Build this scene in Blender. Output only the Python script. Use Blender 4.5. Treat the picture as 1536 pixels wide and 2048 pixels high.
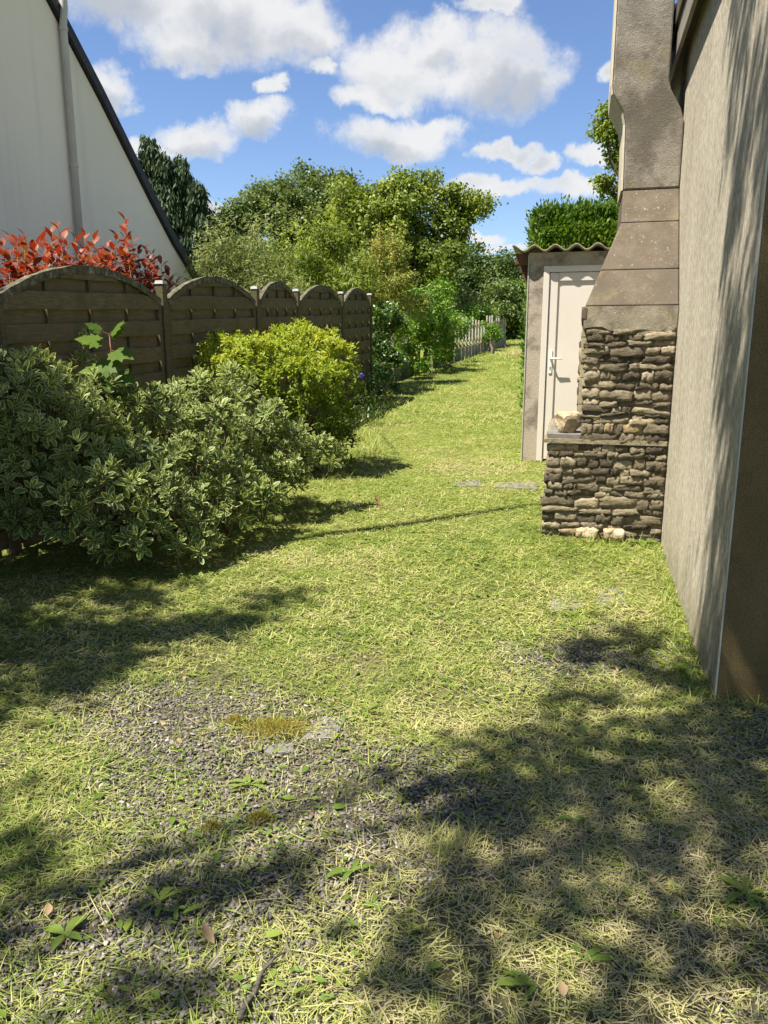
import bpy, math, random
import numpy as np
from mathutils import Vector, Matrix
R = math.radians
sc = bpy.context.scene
COL = sc.collection
for o in list(bpy.data.objects):
    bpy.data.objects.remove(o)

# ------------------------------------------------------------------ camera
F_PX, PITCH, EYE = 1539.0, R(12.1), 1.4          # focal length in pixels of a 1536 x 2048 frame
cam_d = bpy.data.cameras.new('camera')
cam = bpy.data.objects.new('camera', cam_d)
COL.objects.link(cam)
cam_d.sensor_fit = 'VERTICAL'
cam_d.sensor_height = 36.0
cam_d.sensor_width = 27.0
cam_d.lens = F_PX * 36.0 / 2048.0
cam_d.clip_start = 0.05
cam_d.clip_end = 3000
cam.location = (0, 0, EYE)
cam.rotation_euler = (R(90) - PITCH, 0, 0)
sc.camera = cam

# ------------------------------------------------------------------ light
SUN_EL = R(62.0)
SUN_H = Vector((-0.895, -0.445, 0)).normalized()
SUN = Vector((SUN_H.x * math.cos(SUN_EL), SUN_H.y * math.cos(SUN_EL), math.sin(SUN_EL)))
SKY_STRENGTH = 0.06
CLOUD_GAIN = 6.1
sun_d = bpy.data.lights.new('sun', 'SUN')
sun_d.energy = 5.0
sun_d.angle = R(0.53)
sun_d.color = (1.0, 0.93, 0.81)
sun = bpy.data.objects.new('sun', sun_d)
COL.objects.link(sun)
sun.rotation_euler = SUN.to_track_quat('Z', 'Y').to_euler()
sun.location = (-6, -3, 12)

sc.view_settings.view_transform = 'Standard'
sc.view_settings.look = 'None'
sc.view_settings.gamma = 1.0
sc.view_settings.use_curve_mapping = False
sc.view_settings.exposure = 1.30
sc.render.engine = 'CYCLES'
sc.cycles.use_denoising = True
sc.cycles.max_bounces = 8
sc.cycles.transparent_max_bounces = 8
sc.cycles.caustics_reflective = False
sc.cycles.caustics_refractive = False
sc.cycles.sample_clamp_indirect = 6.0


# ------------------------------------------------------------------ node helpers
class NT:
    def __init__(self, tree):
        self.t = tree
        tree.nodes.clear()

    def n(self, typ, ins=None, **props):
        nd = self.t.nodes.new(typ)
        for k, v in props.items():
            setattr(nd, k, v)
        for k, v in (ins or {}).items():
            s = nd.inputs[k]
            if hasattr(v, 'is_output') or isinstance(v, bpy.types.NodeSocket):
                self.t.links.new(v, s)
            else:
                s.default_value = v
        return nd

    def m(self, op, a, b=0.0, c=None, clamp=False):
        ins = {0: a, 1: b}
        if c is not None:
            ins[2] = c
        return self.n('ShaderNodeMath', ins, operation=op, use_clamp=clamp).outputs[0]

    def mix(self, fac, a, b, blend='MIX'):
        nd = self.n('ShaderNodeMix', None, data_type='RGBA', blend_type=blend)
        for s, v in ((nd.inputs[0], fac), (nd.inputs[6], a), (nd.inputs[7], b)):
            if isinstance(v, bpy.types.NodeSocket):
                self.t.links.new(v, s)
            elif isinstance(v, (int, float)):
                s.default_value = v
            else:
                s.default_value = (*v[:3], 1.0)
        return nd.outputs[2]

    def step(self, v, lo, hi):
        return self.n('ShaderNodeMapRange', {0: v, 1: lo, 2: hi, 3: 0.0, 4: 1.0}, interpolation_type='SMOOTHSTEP').outputs[0]

    def ramp(self, fac, stops, interp='LINEAR'):
        nd = self.n('ShaderNodeValToRGB', {0: fac})
        cr = nd.color_ramp
        cr.interpolation = interp
        while len(cr.elements) < len(stops):
            cr.elements.new(0.5)
        for e, (p, c) in zip(cr.elements, stops):
            e.position = p
            e.color = (*c[:3], 1.0)
        return nd.outputs[0]

    def noise(self, vec, scale, detail=4.0, rough=0.55, dist=0.0):
        return self.n('ShaderNodeTexNoise', {'Vector': vec, 'Scale': scale, 'Detail': detail, 'Roughness': rough, 'Distortion': dist}).outputs[0]

    def mapping(self, vec, scale=(1, 1, 1), rot=(0, 0, 0), loc=(0, 0, 0)):
        return self.n('ShaderNodeMapping', {'Vector': vec, 'Scale': scale, 'Rotation': rot, 'Location': loc}).outputs[0]

    def attr(self, name):
        return self.n('ShaderNodeAttribute', None, attribute_name=name).outputs['Fac']

    def bump(self, h, strength, dist=0.02):
        return self.n('ShaderNodeBump', {'Height': h, 'Strength': strength, 'Distance': dist}).outputs[0]

    def pos(self):
        return self.n('ShaderNodeNewGeometry').outputs['Position']

    def obj(self):
        return self.n('ShaderNodeTexCoord').outputs['Object']


def new_mat(name):
    m = bpy.data.materials.new(name)
    m.use_nodes = True
    return m, NT(m.node_tree)


def finish(t, col, rough=0.8, normal=None, spec=0.3, metallic=0.0):
    ins = {'Base Color': col if isinstance(col, bpy.types.NodeSocket) else (*col, 1), 'Roughness': rough,
           'Specular IOR Level': spec, 'Metallic': metallic}
    if normal is not None:
        ins['Normal'] = normal
    b = t.n('ShaderNodeBsdfPrincipled', ins)
    t.n('ShaderNodeOutputMaterial', {0: b.outputs[0]})
    return b


# ------------------------------------------------------------------ world: clear sky with fair-weather clouds
world = bpy.data.worlds.new('World')
sc.world = world
world.use_nodes = True
w = NT(world.node_tree)
sky = w.n('ShaderNodeTexSky', None, sky_type='NISHITA', sun_disc=False, sun_elevation=SUN_EL,
          sun_rotation=math.atan2(SUN_H.x, SUN_H.y) % (2 * math.pi), altitude=60.0, air_density=1.0, dust_density=0.0, ozone_density=3.0)
dirv = w.n('ShaderNodeTexCoord').outputs['Generated']
sep = w.n('ShaderNodeSeparateXYZ', {0: dirv})
az = w.m('ARCTAN2', sep.outputs[0], sep.outputs[1])
el = w.m('ARCSINE', sep.outputs[2])
# domain warp so that cloud outlines billow
n1 = w.n('ShaderNodeTexNoise', {'Vector': dirv, 'Scale': 9.0, 'Detail': 7.0, 'Roughness': 0.62})
wv = w.n('ShaderNodeSeparateColor', {0: n1.outputs['Color']})
az2 = w.m('ADD', az, w.m('MULTIPLY', w.m('SUBTRACT', wv.outputs[0], 0.5), 0.13))
el2 = w.m('ADD', el, w.m('MULTIPLY', w.m('SUBTRACT', wv.outputs[1], 0.5), 0.085))


def cloud_dir(px, py):
    u, v = (px - 768) / F_PX, (1024 - py) / F_PX
    d = Vector((u, math.cos(PITCH) + v * math.sin(PITCH), -math.sin(PITCH) + v * math.cos(PITCH))).normalized()
    return math.atan2(d.x, d.y), math.asin(d.z)


# cumulus of this sky: centre (as seen from the garden), half width and half height in radians
CLOUDS = [(430, 10, .165, .062), (370, 90, .085, .035), (560, 60, .09, .05), (250, -60, .14, .06),
          (800, 130, .10, .045), (1010, 135, .085, .062), (900, 90, .06, .032), (740, 200, .06, .018),
          (790, 280, .10, .027), (860, 250, .055, .018), (180, 165, .05, .028), (520, 250, .05, .024), (370, 280, .068, .025),
          (625, 140, .026, .012), (525, 180, .022, .014), (1010, 300, .048, .013), (1075, 320, .03, .012), (1015, 362, .062, .013),
          (1150, 368, .055, .016), (1190, 300, .04, .014), (960, 470, .06, .011), (1020, 490, .05, .008), (880, 385, .05, .013), (280, 300, .04, .02),
          (980, 10, .05, .012), (430, 440, .04, .018), (1230, 140, .02, .014),
          (1500, 100, .10, .05), (1750, 250, .12, .04), (-150, 150, .12, .05), (-350, 330, .11, .03), (-50, 400, .09, .02), (1400, 420, .09, .016), (700, -330, .2, .08), (1300, -250, .16, .07)]
dens = None
under = None
for (px, py, rx, ry) in CLOUDS:
    a0, e0 = cloud_dir(px, py)
    dx = w.m('MULTIPLY', w.m('SUBTRACT', az2, a0), 1.0 / rx)
    dy = w.m('MULTIPLY', w.m('SUBTRACT', el2, e0), 1.0 / ry)
    q = w.m('SUBTRACT', 1.0, w.m('ADD', w.m('MULTIPLY', dx, dx), w.m('MULTIPLY', dy, dy)))
    dens = q if dens is None else w.m('SMOOTH_MAX', dens, q, 0.25)
    if ry > .02:                                  # flat grey base of the larger ones
        dy2 = w.m('ADD', dy, .42)
        q2 = w.m('SUBTRACT', .62, w.m('ADD', w.m('MULTIPLY', dx, dx), w.m('MULTIPLY', w.m('MULTIPLY', dy2, dy2), 1.6)))
        under = q2 if under is None else w.m('MAXIMUM', under, q2)
# the same kind of scattered cumulus over the rest of the sky
flat = w.n('ShaderNodeCombineXYZ', {0: w.m('DIVIDE', sep.outputs[0], w.m('ADD', w.m('ABSOLUTE', sep.outputs[2]), 0.12)),
                                    1: w.m('DIVIDE', sep.outputs[1], w.m('ADD', w.m('ABSOLUTE', sep.outputs[2]), 0.12)), 2: 0.0}).outputs[0]
gen = w.m('MULTIPLY', w.m('SUBTRACT', w.noise(flat, 1.3, 6, .55), 0.53), 7.0)
away = w.m('MAXIMUM', w.step(w.m('ABSOLUTE', az), 0.62, 0.85), w.step(el, 0.62, 0.8))
gen = w.m('ADD', gen, w.m('MULTIPLY', w.m('SUBTRACT', away, 1.0), 8.0))
dens = w.m('MAXIMUM', dens, gen)
fine = w.noise(dirv, 26.0, 8, 0.62)
dens = w.m('ADD', dens, w.m('MULTIPLY', w.m('SUBTRACT', fine, 0.5), 1.5))
cover = w.step(dens, 0.0, 0.85)
cover = w.m('MULTIPLY', cover, w.step(sep.outputs[2], -0.01, 0.04))
thick = w.step(dens, 0.35, 1.25)
soft = w.noise(dirv, 7.0, 5, 0.6)
shade = w.m('MAXIMUM', w.m('MULTIPLY', thick, w.step(soft, 0.42, 0.66)), w.step(w.m('ADD', under, w.m('MULTIPLY', w.m('SUBTRACT', soft, .5), 2.2)), .0, .75))
cloudc = w.mix(shade, (1.0, 1.0, 1.0), (0.60, 0.64, 0.70))
cloudc = w.n('ShaderNodeVectorMath', {0: cloudc, 3: CLOUD_GAIN}, operation='SCALE').outputs[0]
skyb = w.n('ShaderNodeHueSaturation', {'Hue': .508, 'Saturation': 1.08, 'Value': 1.12, 'Color': sky.outputs[0]}).outputs[0]
skyc = w.mix(w.m('MULTIPLY', cover, 0.95), skyb, cloudc)
bg = w.n('ShaderNodeBackground', {0: skyc, 1: SKY_STRENGTH})
w.n('ShaderNodeOutputWorld', {0: bg.outputs[0]})

# ------------------------------------------------------------------ place helpers
ANG = R(14.2)                                    # the plot runs 14 degrees to the right of the view
DV = np.array([math.sin(ANG), math.cos(ANG), 0.0])
RV = np.array([math.cos(ANG), -math.sin(ANG), 0.0])
A0 = np.array([1.337, 2.88, 0.0])                # near corner of the rendered house on the right
FP = np.array([-2.46, 5.0, 0.0])                 # near end of the wooden fence


def gz(Y):
    Y = np.asarray(Y, float)
    t = Y - 4.0
    g = 0.05 * (np.sqrt(t * t + 0.6) + t) / 2
    g38 = 0.05 * (math.sqrt(34.0 ** 2 + 0.6) + 34.0) / 2
    return np.where(Y > 38, g38 + 0.012 * (Y - 38), g)


def at(px, py, Y):
    u, v = (px - 768) / F_PX, (1024 - py) / F_PX
    d = np.array([u, math.cos(PITCH) + v * math.sin(PITCH), -math.sin(PITCH) + v * math.cos(PITCH)])
    return np.array([0, 0, EYE]) + d * (Y / d[1])


def on_ground(px, py):
    lo, hi = 0.5, 200.0
    for _ in range(60):
        mid = (lo + hi) / 2
        if at(px, py, mid)[2] > gz(mid):
            lo = mid
        else:
            hi = mid
    p = at(px, py, lo)
    return np.array([p[0], p[1], float(gz(p[1]))])


def frame(x, y, z=0.0):
    """point given across / along the plot, measured from the house corner"""
    return A0 + RV * x + DV * y + np.array([0, 0, z])


def fence_pt(along, off=0.0, z=0.0):
    return FP + DV * along + RV * off + np.array([0, 0, z])


# ------------------------------------------------------------------ mesh helpers
def mesh_np(name, V, F, attrs=None, smooth=False):
    V = np.ascontiguousarray(V, np.float32)
    F = np.ascontiguousarray(F, np.int32)
    me = bpy.data.meshes.new(name)
    me.vertices.add(len(V))
    me.vertices.foreach_set('co', V.ravel())
    k = F.shape[1]
    me.loops.add(F.size)
    me.loops.foreach_set('vertex_index', F.ravel())
    me.polygons.add(len(F))
    me.polygons.foreach_set('loop_start', np.arange(0, F.size, k, dtype=np.int32))
    me.polygons.foreach_set('loop_total', np.full(len(F), k, np.int32))
    if smooth:
        me.polygons.foreach_set('use_smooth', np.ones(len(F), bool))
    for an, av in (attrs or {}).items():
        a = me.attributes.new(an, 'FLOAT', 'POINT')
        a.data.foreach_set('value', np.ascontiguousarray(av, np.float32))
    me.update(calc_edges=True)
    return me


def link(name, me, mat, parent=None, loc=None, rotz=0.0):
    o = bpy.data.objects.new(name, me)
    if mat is not None and me is not None and not me.materials:
        me.materials.append(mat)
    if loc is not None:
        o.location = loc
    if rotz:
        o.rotation_euler = (0, 0, rotz)
    o.parent = parent
    COL.objects.link(o)
    return o


def tag(o, label=None, cat=None, group=None, kind=None):
    for k, v in (('label', label), ('category', cat), ('group', group), ('kind', kind)):
        if v:
            o[k] = v
    return o


def thing(name, label, cat, loc=(0, 0, 0), rotz=0.0, group=None):
    o = bpy.data.objects.new(name, None)
    o.empty_display_size = 0.1
    o.location = loc
    o.rotation_euler = (0, 0, rotz)
    COL.objects.link(o)
    return tag(o, label, cat, group)


class MB:
    """collects polygons of any size and builds ONE mesh object"""
    def __init__(self):
        self.v, self.f = [], []

    def poly(self, pts, faces):
        b = len(self.v)
        self.v += [tuple(map(float, p)) for p in pts]
        self.f += [tuple(i + b for i in f) for f in faces]
        return self

    def box(self, x0, x1, y0, y1, z0, z1):
        return self.poly([(x0, y0, z0), (x1, y0, z0), (x1, y1, z0), (x0, y1, z0), (x0, y0, z1), (x1, y0, z1), (x1, y1, z1), (x0, y1, z1)],
                         [(0, 3, 2, 1), (4, 5, 6, 7), (0, 1, 5, 4), (1, 2, 6, 5), (2, 3, 7, 6), (3, 0, 4, 7)])

    def frustum(self, b, t):
        """two rectangles (x0,x1,y0,y1,z) joined"""
        P = []
        for (x0, x1, y0, y1, z) in (b, t):
            P += [(x0, y0, z), (x1, y0, z), (x1, y1, z), (x0, y1, z)]
        return self.poly(P, [(0, 3, 2, 1), (4, 5, 6, 7), (0, 1, 5, 4), (1, 2, 6, 5), (2, 3, 7, 6), (3, 0, 4, 7)])

    def tube(self, pts, radii, sides=8, cap=True):
        pts = [Vector(p) for p in pts]
        b = len(self.v)
        up = Vector((0, 0, 1))
        for i, p in enumerate(pts):
            d = (pts[min(i + 1, len(pts) - 1)] - pts[max(i - 1, 0)]).normalized()
            u = d.cross(up) if abs(d.dot(up)) < 0.95 else d.cross(Vector((1, 0, 0)))
            u.normalize()
            q = d.cross(u)
            for k in range(sides):
                a = 2 * math.pi * k / sides
                self.v.append(tuple(p + (u * math.cos(a) + q * math.sin(a)) * radii[i]))
        for i in range(len(pts) - 1):
            for k in range(sides):
                k2 = (k + 1) % sides
                self.f.append((b + i * sides + k, b + i * sides + k2, b + (i + 1) * sides + k2, b + (i + 1) * sides + k))
        if cap:
            self.f.append(tuple(b + k for k in range(sides))[::-1])
            self.f.append(tuple(b + (len(pts) - 1) * sides + k for k in range(sides)))
        return self

    def mesh(self, name, origin=(0, 0, 0), smooth=False):
        me = bpy.data.meshes.new(name)
        me.from_pydata([(x - origin[0], y - origin[1], z - origin[2]) for x, y, z in self.v], [], self.f)
        if smooth:
            me.polygons.foreach_set('use_smooth', [True] * len(me.polygons))
        me.update()
        return me

    def build(self, name, mat, parent=None, origin=(0, 0, 0), bevel=0.0, smooth=False, segs=2):
        o = link(name, self.mesh(name, origin, smooth), mat, parent)
        if bevel:
            md = o.modifiers.new('bevel', 'BEVEL')
            md.width = bevel
            md.segments = segs
            md.limit_method = 'ANGLE'
        return o


def unit(a):
    return a / np.maximum(np.linalg.norm(a, axis=-1, keepdims=True), 1e-9)


def basis(axis, nrm):
    """rotation matrices with y = axis, z near nrm"""
    y = unit(axis)
    x = unit(np.cross(y, nrm))
    z = np.cross(x, y)
    return np.stack([x, y, z], -1)


def scatter(T, TF, pos, M, scale):
    """T (k,3) template copied to n places"""
    n, k = len(pos), len(T)
    S = np.asarray(scale, float)
    S = S[:, None, None] if S.ndim == 1 else S[:, None, :]
    V = np.einsum('nij,nkj->nki', M, T[None] * S) + pos[:, None, :]
    Fo = (TF[None] + (np.arange(n) * k)[:, None, None]).reshape(-1, TF.shape[1])
    return V.reshape(-1, 3), Fo


def join(parts):
    Vs, Fs, b = [], [], 0
    for V, Fc in parts:
        Vs.append(V)
        Fs.append(Fc + b)
        b += len(V)
    return np.concatenate(Vs), np.concatenate(Fs)


def rdir(rng, n):
    return unit(rng.normal(size=(n, 3)))


_lat = np.random.default_rng(5).random((256, 256))


def vnoise(x, y, s=1.0, o=0):
    x = np.asarray(x) * s + 37.3 + o
    y = np.asarray(y) * s + 91.7 + o * 1.7
    i, j = np.floor(x).astype(int), np.floor(y).astype(int)
    fx, fy = x - i, y - j
    fx, fy = fx * fx * (3 - 2 * fx), fy * fy * (3 - 2 * fy)
    g = lambda a, b: _lat[a % 256, b % 256]
    return (g(i, j) * (1 - fx) + g(i + 1, j) * fx) * (1 - fy) + (g(i, j + 1) * (1 - fx) + g(i + 1, j + 1) * fx) * fy


def fbm(x, y, s=1.0, o=0):
    return (vnoise(x, y, s, o) + .5 * vnoise(x, y, s * 2.1, o + 7) + .25 * vnoise(x, y, s * 4.3, o + 19)) / 1.75


# leaf templates (length along +y, from 0 to 1)
LEAF1 = np.array([(0, 0, 0), (.32, .45, .05), (0, 1, 0), (-.32, .45, .05)], float)
LEAF1F = np.array([(0, 1, 2, 3)])


def long_leaf(width, rows, droop=0.15, fold=0.25, shape=None):
    """folded leaf with a midrib: returns verts, quads, edge value"""
    V, E, Fq = [], [], []
    for i in range(rows + 1):
        t = i / rows
        wd = (shape(t) if shape else math.sin(math.pi * min(max(t, .02), .98)) ** 0.8) * width / 2
        z = -droop * t * t
        V += [(-wd, t, z + fold * wd), (0, t, z), (wd, t, z + fold * wd)]
        tip = 1.0 if i in (0, rows) else 0.0
        E += [1.0, max(tip * .8, 0.0), 1.0]
    for i in range(rows):
        b = i * 3
        Fq += [(b, b + 1, b + 4, b + 3), (b + 1, b + 2, b + 5, b + 4)]
    return np.array(V, float), np.array(Fq), np.array(E, float)


# ------------------------------------------------------------------ materials
def ramp_noise(name, stops, scale, rough=0.85, bump=0.3, bscale=None, detail=6, stretch=(1, 1, 1), extra=None, spec=0.25, dist=0.01):
    m, t = new_mat(name)
    p = t.mapping(t.obj(), scale=stretch)
    f = t.noise(p, scale, detail, .6)
    c = t.ramp(f, stops)
    if extra:
        c = extra(t, c)
    h = t.noise(p, bscale or scale * 6, 4, .6)
    finish(t, c, rough, t.bump(h, bump, dist), spec)
    return m


def leaf_mat(name, stops, transl=0.35, rough=0.45, spec=0.4, edge=None, noise_amt=0.12, tcol=1.25):
    m, t = new_mat(name)
    ti = t.attr('tint')
    if noise_amt:
        ti = t.m('ADD', ti, t.m('MULTIPLY', t.m('SUBTRACT', t.noise(t.pos(), 30.0, 2), .5), noise_amt))
    c = t.ramp(ti, stops)
    if edge:
        e = t.attr('edge')
        e = t.m('ADD', e, t.m('MULTIPLY', t.m('SUBTRACT', t.noise(t.pos(), 55.0, 2), .5), .5))
        c = t.mix(t.step(e, .66, .86), c, edge)
    pb = t.n('ShaderNodeBsdfPrincipled', {'Base Color': c, 'Roughness': rough, 'Specular IOR Level': spec})
    hs = t.n('ShaderNodeHueSaturation', {'Hue': 0.485, 'Saturation': 1.1, 'Value': tcol, 'Color': c})
    tr = t.n('ShaderNodeBsdfTranslucent', {'Color': hs.outputs[0]})
    mx = t.n('ShaderNodeMixShader', {0: transl, 1: pb.outputs[0], 2: tr.outputs[0]})
    t.n('ShaderNodeOutputMaterial', {0: mx.outputs[0]})
    return m


def bark_mat(name, a, b):
    return ramp_noise(name, [(.3, a), (.7, b)], 6.0, .9, .8, 18, stretch=(3, 3, .6))


M = {}
# rendered (roughcast) house wall: grey-beige grains, pale flecks dragged down the wall
def wall_render(front=False):
    m, t = new_mat('roughcast_render')
    o = t.obj()
    big = t.noise(o, 1.1, 5, .6)
    c = t.ramp(big, [(.3, (.40, .355, .275)), (.55, (.485, .435, .345)), (.75, (.54, .49, .395))])
    streak = t.noise(t.mapping(o, scale=(1, 1, .16)), 11.0, 6, .75)
    c = t.mix(t.step(streak, .46, .70), c, (.29, .26, .21))
    fle = t.noise(t.mapping(o, scale=(1, 1, .62)), 40.0, 3, .62)
    c = t.mix(t.m('MULTIPLY', t.step(fle, .52, .64), .6), c, (.62, .585, .49))
    grain = t.noise(o, 190.0, 3, .6)
    c = t.mix(t.m('MULTIPLY', t.step(fle, .50, .40), .5), c, (.27, .235, .175))
    low = t.n('ShaderNodeSeparateXYZ', {0: o}).outputs[2]
    dirt = t.m('MULTIPLY', t.step(t.m('ADD', low, t.m('MULTIPLY', t.noise(o, 5.0, 4), .5)), .62, .22), .5)
    c = t.mix(dirt, c, (.17, .16, .085))
    if front:                                     # front wall mixed to a darker olive brown
        c = t.mix(.92, c, t.ramp(t.noise(o, 2.2, 6, .65), [(.3, (.13, .088, .028)), (.7, (.25, .175, .065))]))
        c = t.mix(t.m('MULTIPLY', t.step(grain, .62, .42), .5), c, (.05, .038, .015))
    h = t.m('ADD', t.m('MULTIPLY', grain, 1.0), t.m('MULTIPLY', fle, .6))
    finish(t, c, .92, t.bump(h, .9, .010), .15)
    return m


M['render'] = wall_render()
M['render_front'] = wall_render(True)
M['bead'] = ramp_noise('corner_bead', [(.3, (.34, .35, .29)), (.7, (.42, .43, .36))], 20, .5, .05)


def gable_mat():
    m, t = new_mat('smooth_cream_render')
    o = t.obj()
    c = t.ramp(t.noise(o, .5, 4, .55), [(.3, (.76, .685, .54)), (.7, (.84, .765, .615))])
    st = t.noise(t.mapping(o, scale=(1, 1, .05)), 4.5, 5, .6)
    c = t.mix(t.m('MULTIPLY', t.step(st, .5, .74), .3), c, (.53, .485, .39))
    spot = t.noise(o, 9.0, 2, .5)
    c = t.mix(t.m('MULTIPLY', t.step(spot, .74, .80), .5), c, (.33, .31, .26))
    finish(t, c, .9, t.bump(t.noise(o, 120, 3), .25, .004), .2)
    return m


M['gable'] = gable_mat()
M['slate'] = ramp_noise('dark_slate_edge', [(.3, (.022, .022, .026)), (.7, (.05, .048, .05))], 9, .6, .3)
M['pipe'] = ramp_noise('grey_plastic_pipe', [(.3, (.44, .42, .37)), (.7, (.54, .52, .46))], 3, .5, .05)
M['zinc'] = ramp_noise('weathered_zinc', [(.3, (.17, .155, .13)), (.7, (.27, .25, .21))], 5, .45, .1)
M['fascia'] = ramp_noise('dark_fascia', [(.3, (.055, .045, .035)), (.7, (.11, .095, .075))], 8, .7, .2)
M['roof'] = ramp_noise('roof_slate', [(.3, (.05, .05, .055)), (.7, (.10, .10, .105))], 6, .6, .3)


def concrete(name, stops, lichen=.5, moss=.0, scale=7.0):
    m, t = new_mat(name)
    o = t.obj()
    c = t.ramp(t.noise(o, scale, 7, .65), stops)
    v = t.noise(o, 38.0, 5, .75)
    c = t.mix(t.m('MULTIPLY', t.step(v, .60, .68), lichen), c, (.55, .53, .46))
    v2 = t.noise(t.mapping(o, loc=(5, 3, 1)), 75.0, 3, .6)
    c = t.mix(t.m('MULTIPLY', t.step(v2, .66, .70), lichen * .45), c, (.70, .68, .61))
    v3 = t.noise(t.mapping(o, loc=(2, 8, 4)), 5.0, 5, .6)
    c = t.mix(t.m('MULTIPLY', t.step(v3, .55, .72), .55), c, (.24, .205, .10))
    d = t.noise(t.mapping(o, loc=(9, 1, 2)), 3.0, 5, .65)
    c = t.mix(t.m('MULTIPLY', t.step(d, .48, .64), .72), c, (.095, .084, .066))
    g = t.noise(o, 150.0, 3, .6)
    c = t.mix(t.m('MULTIPLY', t.step(g, .6, .4), .35), c, (.12, .10, .075))
    finish(t, c, .93, t.bump(t.m('ADD', g, t.m('MULTIPLY', v, 1.2)), .6, .006), .15)
    return m


M['hood'] = concrete('brown_weathered_concrete', [(.3, (.088, .069, .050)), (.7, (.158, .128, .095))], .55)
M['flue'] = concrete('grey_lichened_render', [(.34, (.16, .14, .112)), (.66, (.33, .30, .245))], .5, scale=4.5)
M['cream'] = ramp_noise('cream_render', [(.3, (.42, .37, .28)), (.7, (.52, .465, .36))], 10, .85, .2)
M['mortar'] = concrete('earth_mortar', [(.3, (.15, .125, .088)), (.7, (.28, .24, .17))], .3)
M['cement'] = concrete('cement_band', [(.3, (.22, .19, .135)), (.7, (.36, .32, .24))], .5)


def stone_mat():
    m, t = new_mat('schist_stone')
    o = t.obj()
    rnd = t.n('ShaderNodeObjectInfo').outputs['Random']
    base = t.ramp(rnd, [(0, (.082, .066, .047)), (.2, (.15, .124, .083)), (.5, (.245, .205, .135)), (.8, (.36, .305, .20)), (.93, (.47, .405, .275)), (1, (.45, .315, .155))])
    lay = t.noise(t.mapping(o, scale=(1, 1, 3.2)), 26.0, 7, .78, .4)
    c = t.mix(t.m('MULTIPLY', t.step(lay, .54, .38), .62), base, (.07, .056, .04))
    li = t.noise(o, 55.0, 5, .75)
    c = t.mix(t.m('MULTIPLY', t.step(li, .58, .66), .7), c, (.46, .43, .33))
    soot = t.noise(o, 2.6, 4, .6)
    c = t.mix(t.m('MULTIPLY', t.step(soot, .52, .68), .5), c, (.06, .05, .04))
    rust = t.noise(t.mapping(o, loc=(4, 4, 4)), 7.0, 4, .6)
    c = t.mix(t.m('MULTIPLY', t.step(rust, .63, .75), .5), c, (.27, .175, .075))
    h = t.m('ADD', lay, t.m('MULTIPLY', li, .5))
    finish(t, c, .9, t.bump(h, 1.0, .022), .15)
    return m


M['stone'] = stone_mat()
M['firebrick'] = ramp_noise('firebrick', [(.3, (.27, .235, .14)), (.7, (.40, .35, .22))], 12, .9, .3)
M['pale_stone'] = ramp_noise('pale_quartz_rock', [(.3, (.24, .16, .085)), (.5, (.42, .33, .21)), (.72, (.60, .53, .40))], 14, .85, .9, 40)
M['shed'] = concrete('pinkish_roughcast', [(.3, (.34, .285, .22)), (.7, (.58, .50, .41))], .7, scale=60.0)
M['shed_plain'] = concrete('smooth_cement', [(.3, (.38, .335, .25)), (.7, (.48, .43, .33))], .12)
M['pvc'] = ramp_noise('white_pvc', [(.3, (.60, .545, .485)), (.7, (.64, .585, .525))], 2, .38, .02, spec=.45)
M['handle'] = ramp_noise('white_handle', [(.3, (.74, .71, .65)), (.7, (.78, .75, .69))], 4, .3, .02, spec=.5)
M['keyhole'] = ramp_noise('dark_metal', [(.3, (.05, .05, .05)), (.7, (.09, .09, .09))], 9, .4, .02)
M['fibre'] = concrete('fibre_cement', [(.3, (.42, .385, .30)), (.7, (.55, .51, .41))], .3)
M['purlin'] = ramp_noise('red_brown_timber', [(.3, (.085, .045, .032)), (.7, (.14, .075, .05))], 9, .8, .3, stretch=(1, 8, 1))


def fence_wood(name, dark, light, green=(.075, .08, .03)):
    m, t = new_mat(name)
    o = t.obj()
    rnd = t.n('ShaderNodeObjectInfo').outputs['Random']
    g = t.noise(t.mapping(o, scale=(4, .7, 6)), 13.0, 6, .65)
    c = t.ramp(g, [(.3, dark), (.7, light)])
    c = t.mix(t.m('MULTIPLY', rnd, .5), c, tuple(.55 * x for x in light))
    ms = t.noise(o, 4.0, 5, .65)
    c = t.mix(t.m('MULTIPLY', t.step(ms, .44, .66), .6), c, green)
    finish(t, c, .85, t.bump(g, .5, .006), .2)
    return m


M['slat'] = fence_wood('treated_slat', (.098, .076, .043), (.19, .150, .085))
M['fframe'] = fence_wood('treated_frame', (.075, .063, .034), (.14, .115, .063), (.09, .092, .036))
M['arch'] = ramp_noise('lichened_arch', [(.38, (.07, .06, .035)), (.55, (.12, .11, .07)), (.70, (.24, .235, .19))], 22, .95, 1.0, 60)
M['cap'] = ramp_noise('pale_post_cap', [(.3, (.30, .30, .29)), (.7, (.44, .44, .42))], 8, .5, .05)
M['fconc'] = concrete('fence_concrete', [(.3, (.24, .22, .17)), (.7, (.38, .35, .28))], .35)


def picket_mat():
    m, t = new_mat('lichened_pickets')
    o = t.obj()
    rnd = t.n('ShaderNodeObjectInfo').outputs['Random']
    c = t.ramp(t.noise(o, 9, 5, .6), [(.3, (.36, .33, .27)), (.7, (.52, .49, .42))])
    li = t.m('ADD', t.noise(o, 6.0, 4, .65), t.m('MULTIPLY', t.m('SUBTRACT', rnd, .5), .22))
    c = t.mix(t.m('MULTIPLY', t.step(li, .50, .64), .75), c, (.42, .26, .08))
    finish(t, c, .9, t.bump(t.noise(o, 70, 3), .3, .004), .2)
    return m


M['picket'] = picket_mat()
M['wire'] = ramp_noise('galvanised_wire', [(.3, (.25, .26, .25)), (.7, (.4, .41, .4))], 6, .4, .02)

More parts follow.
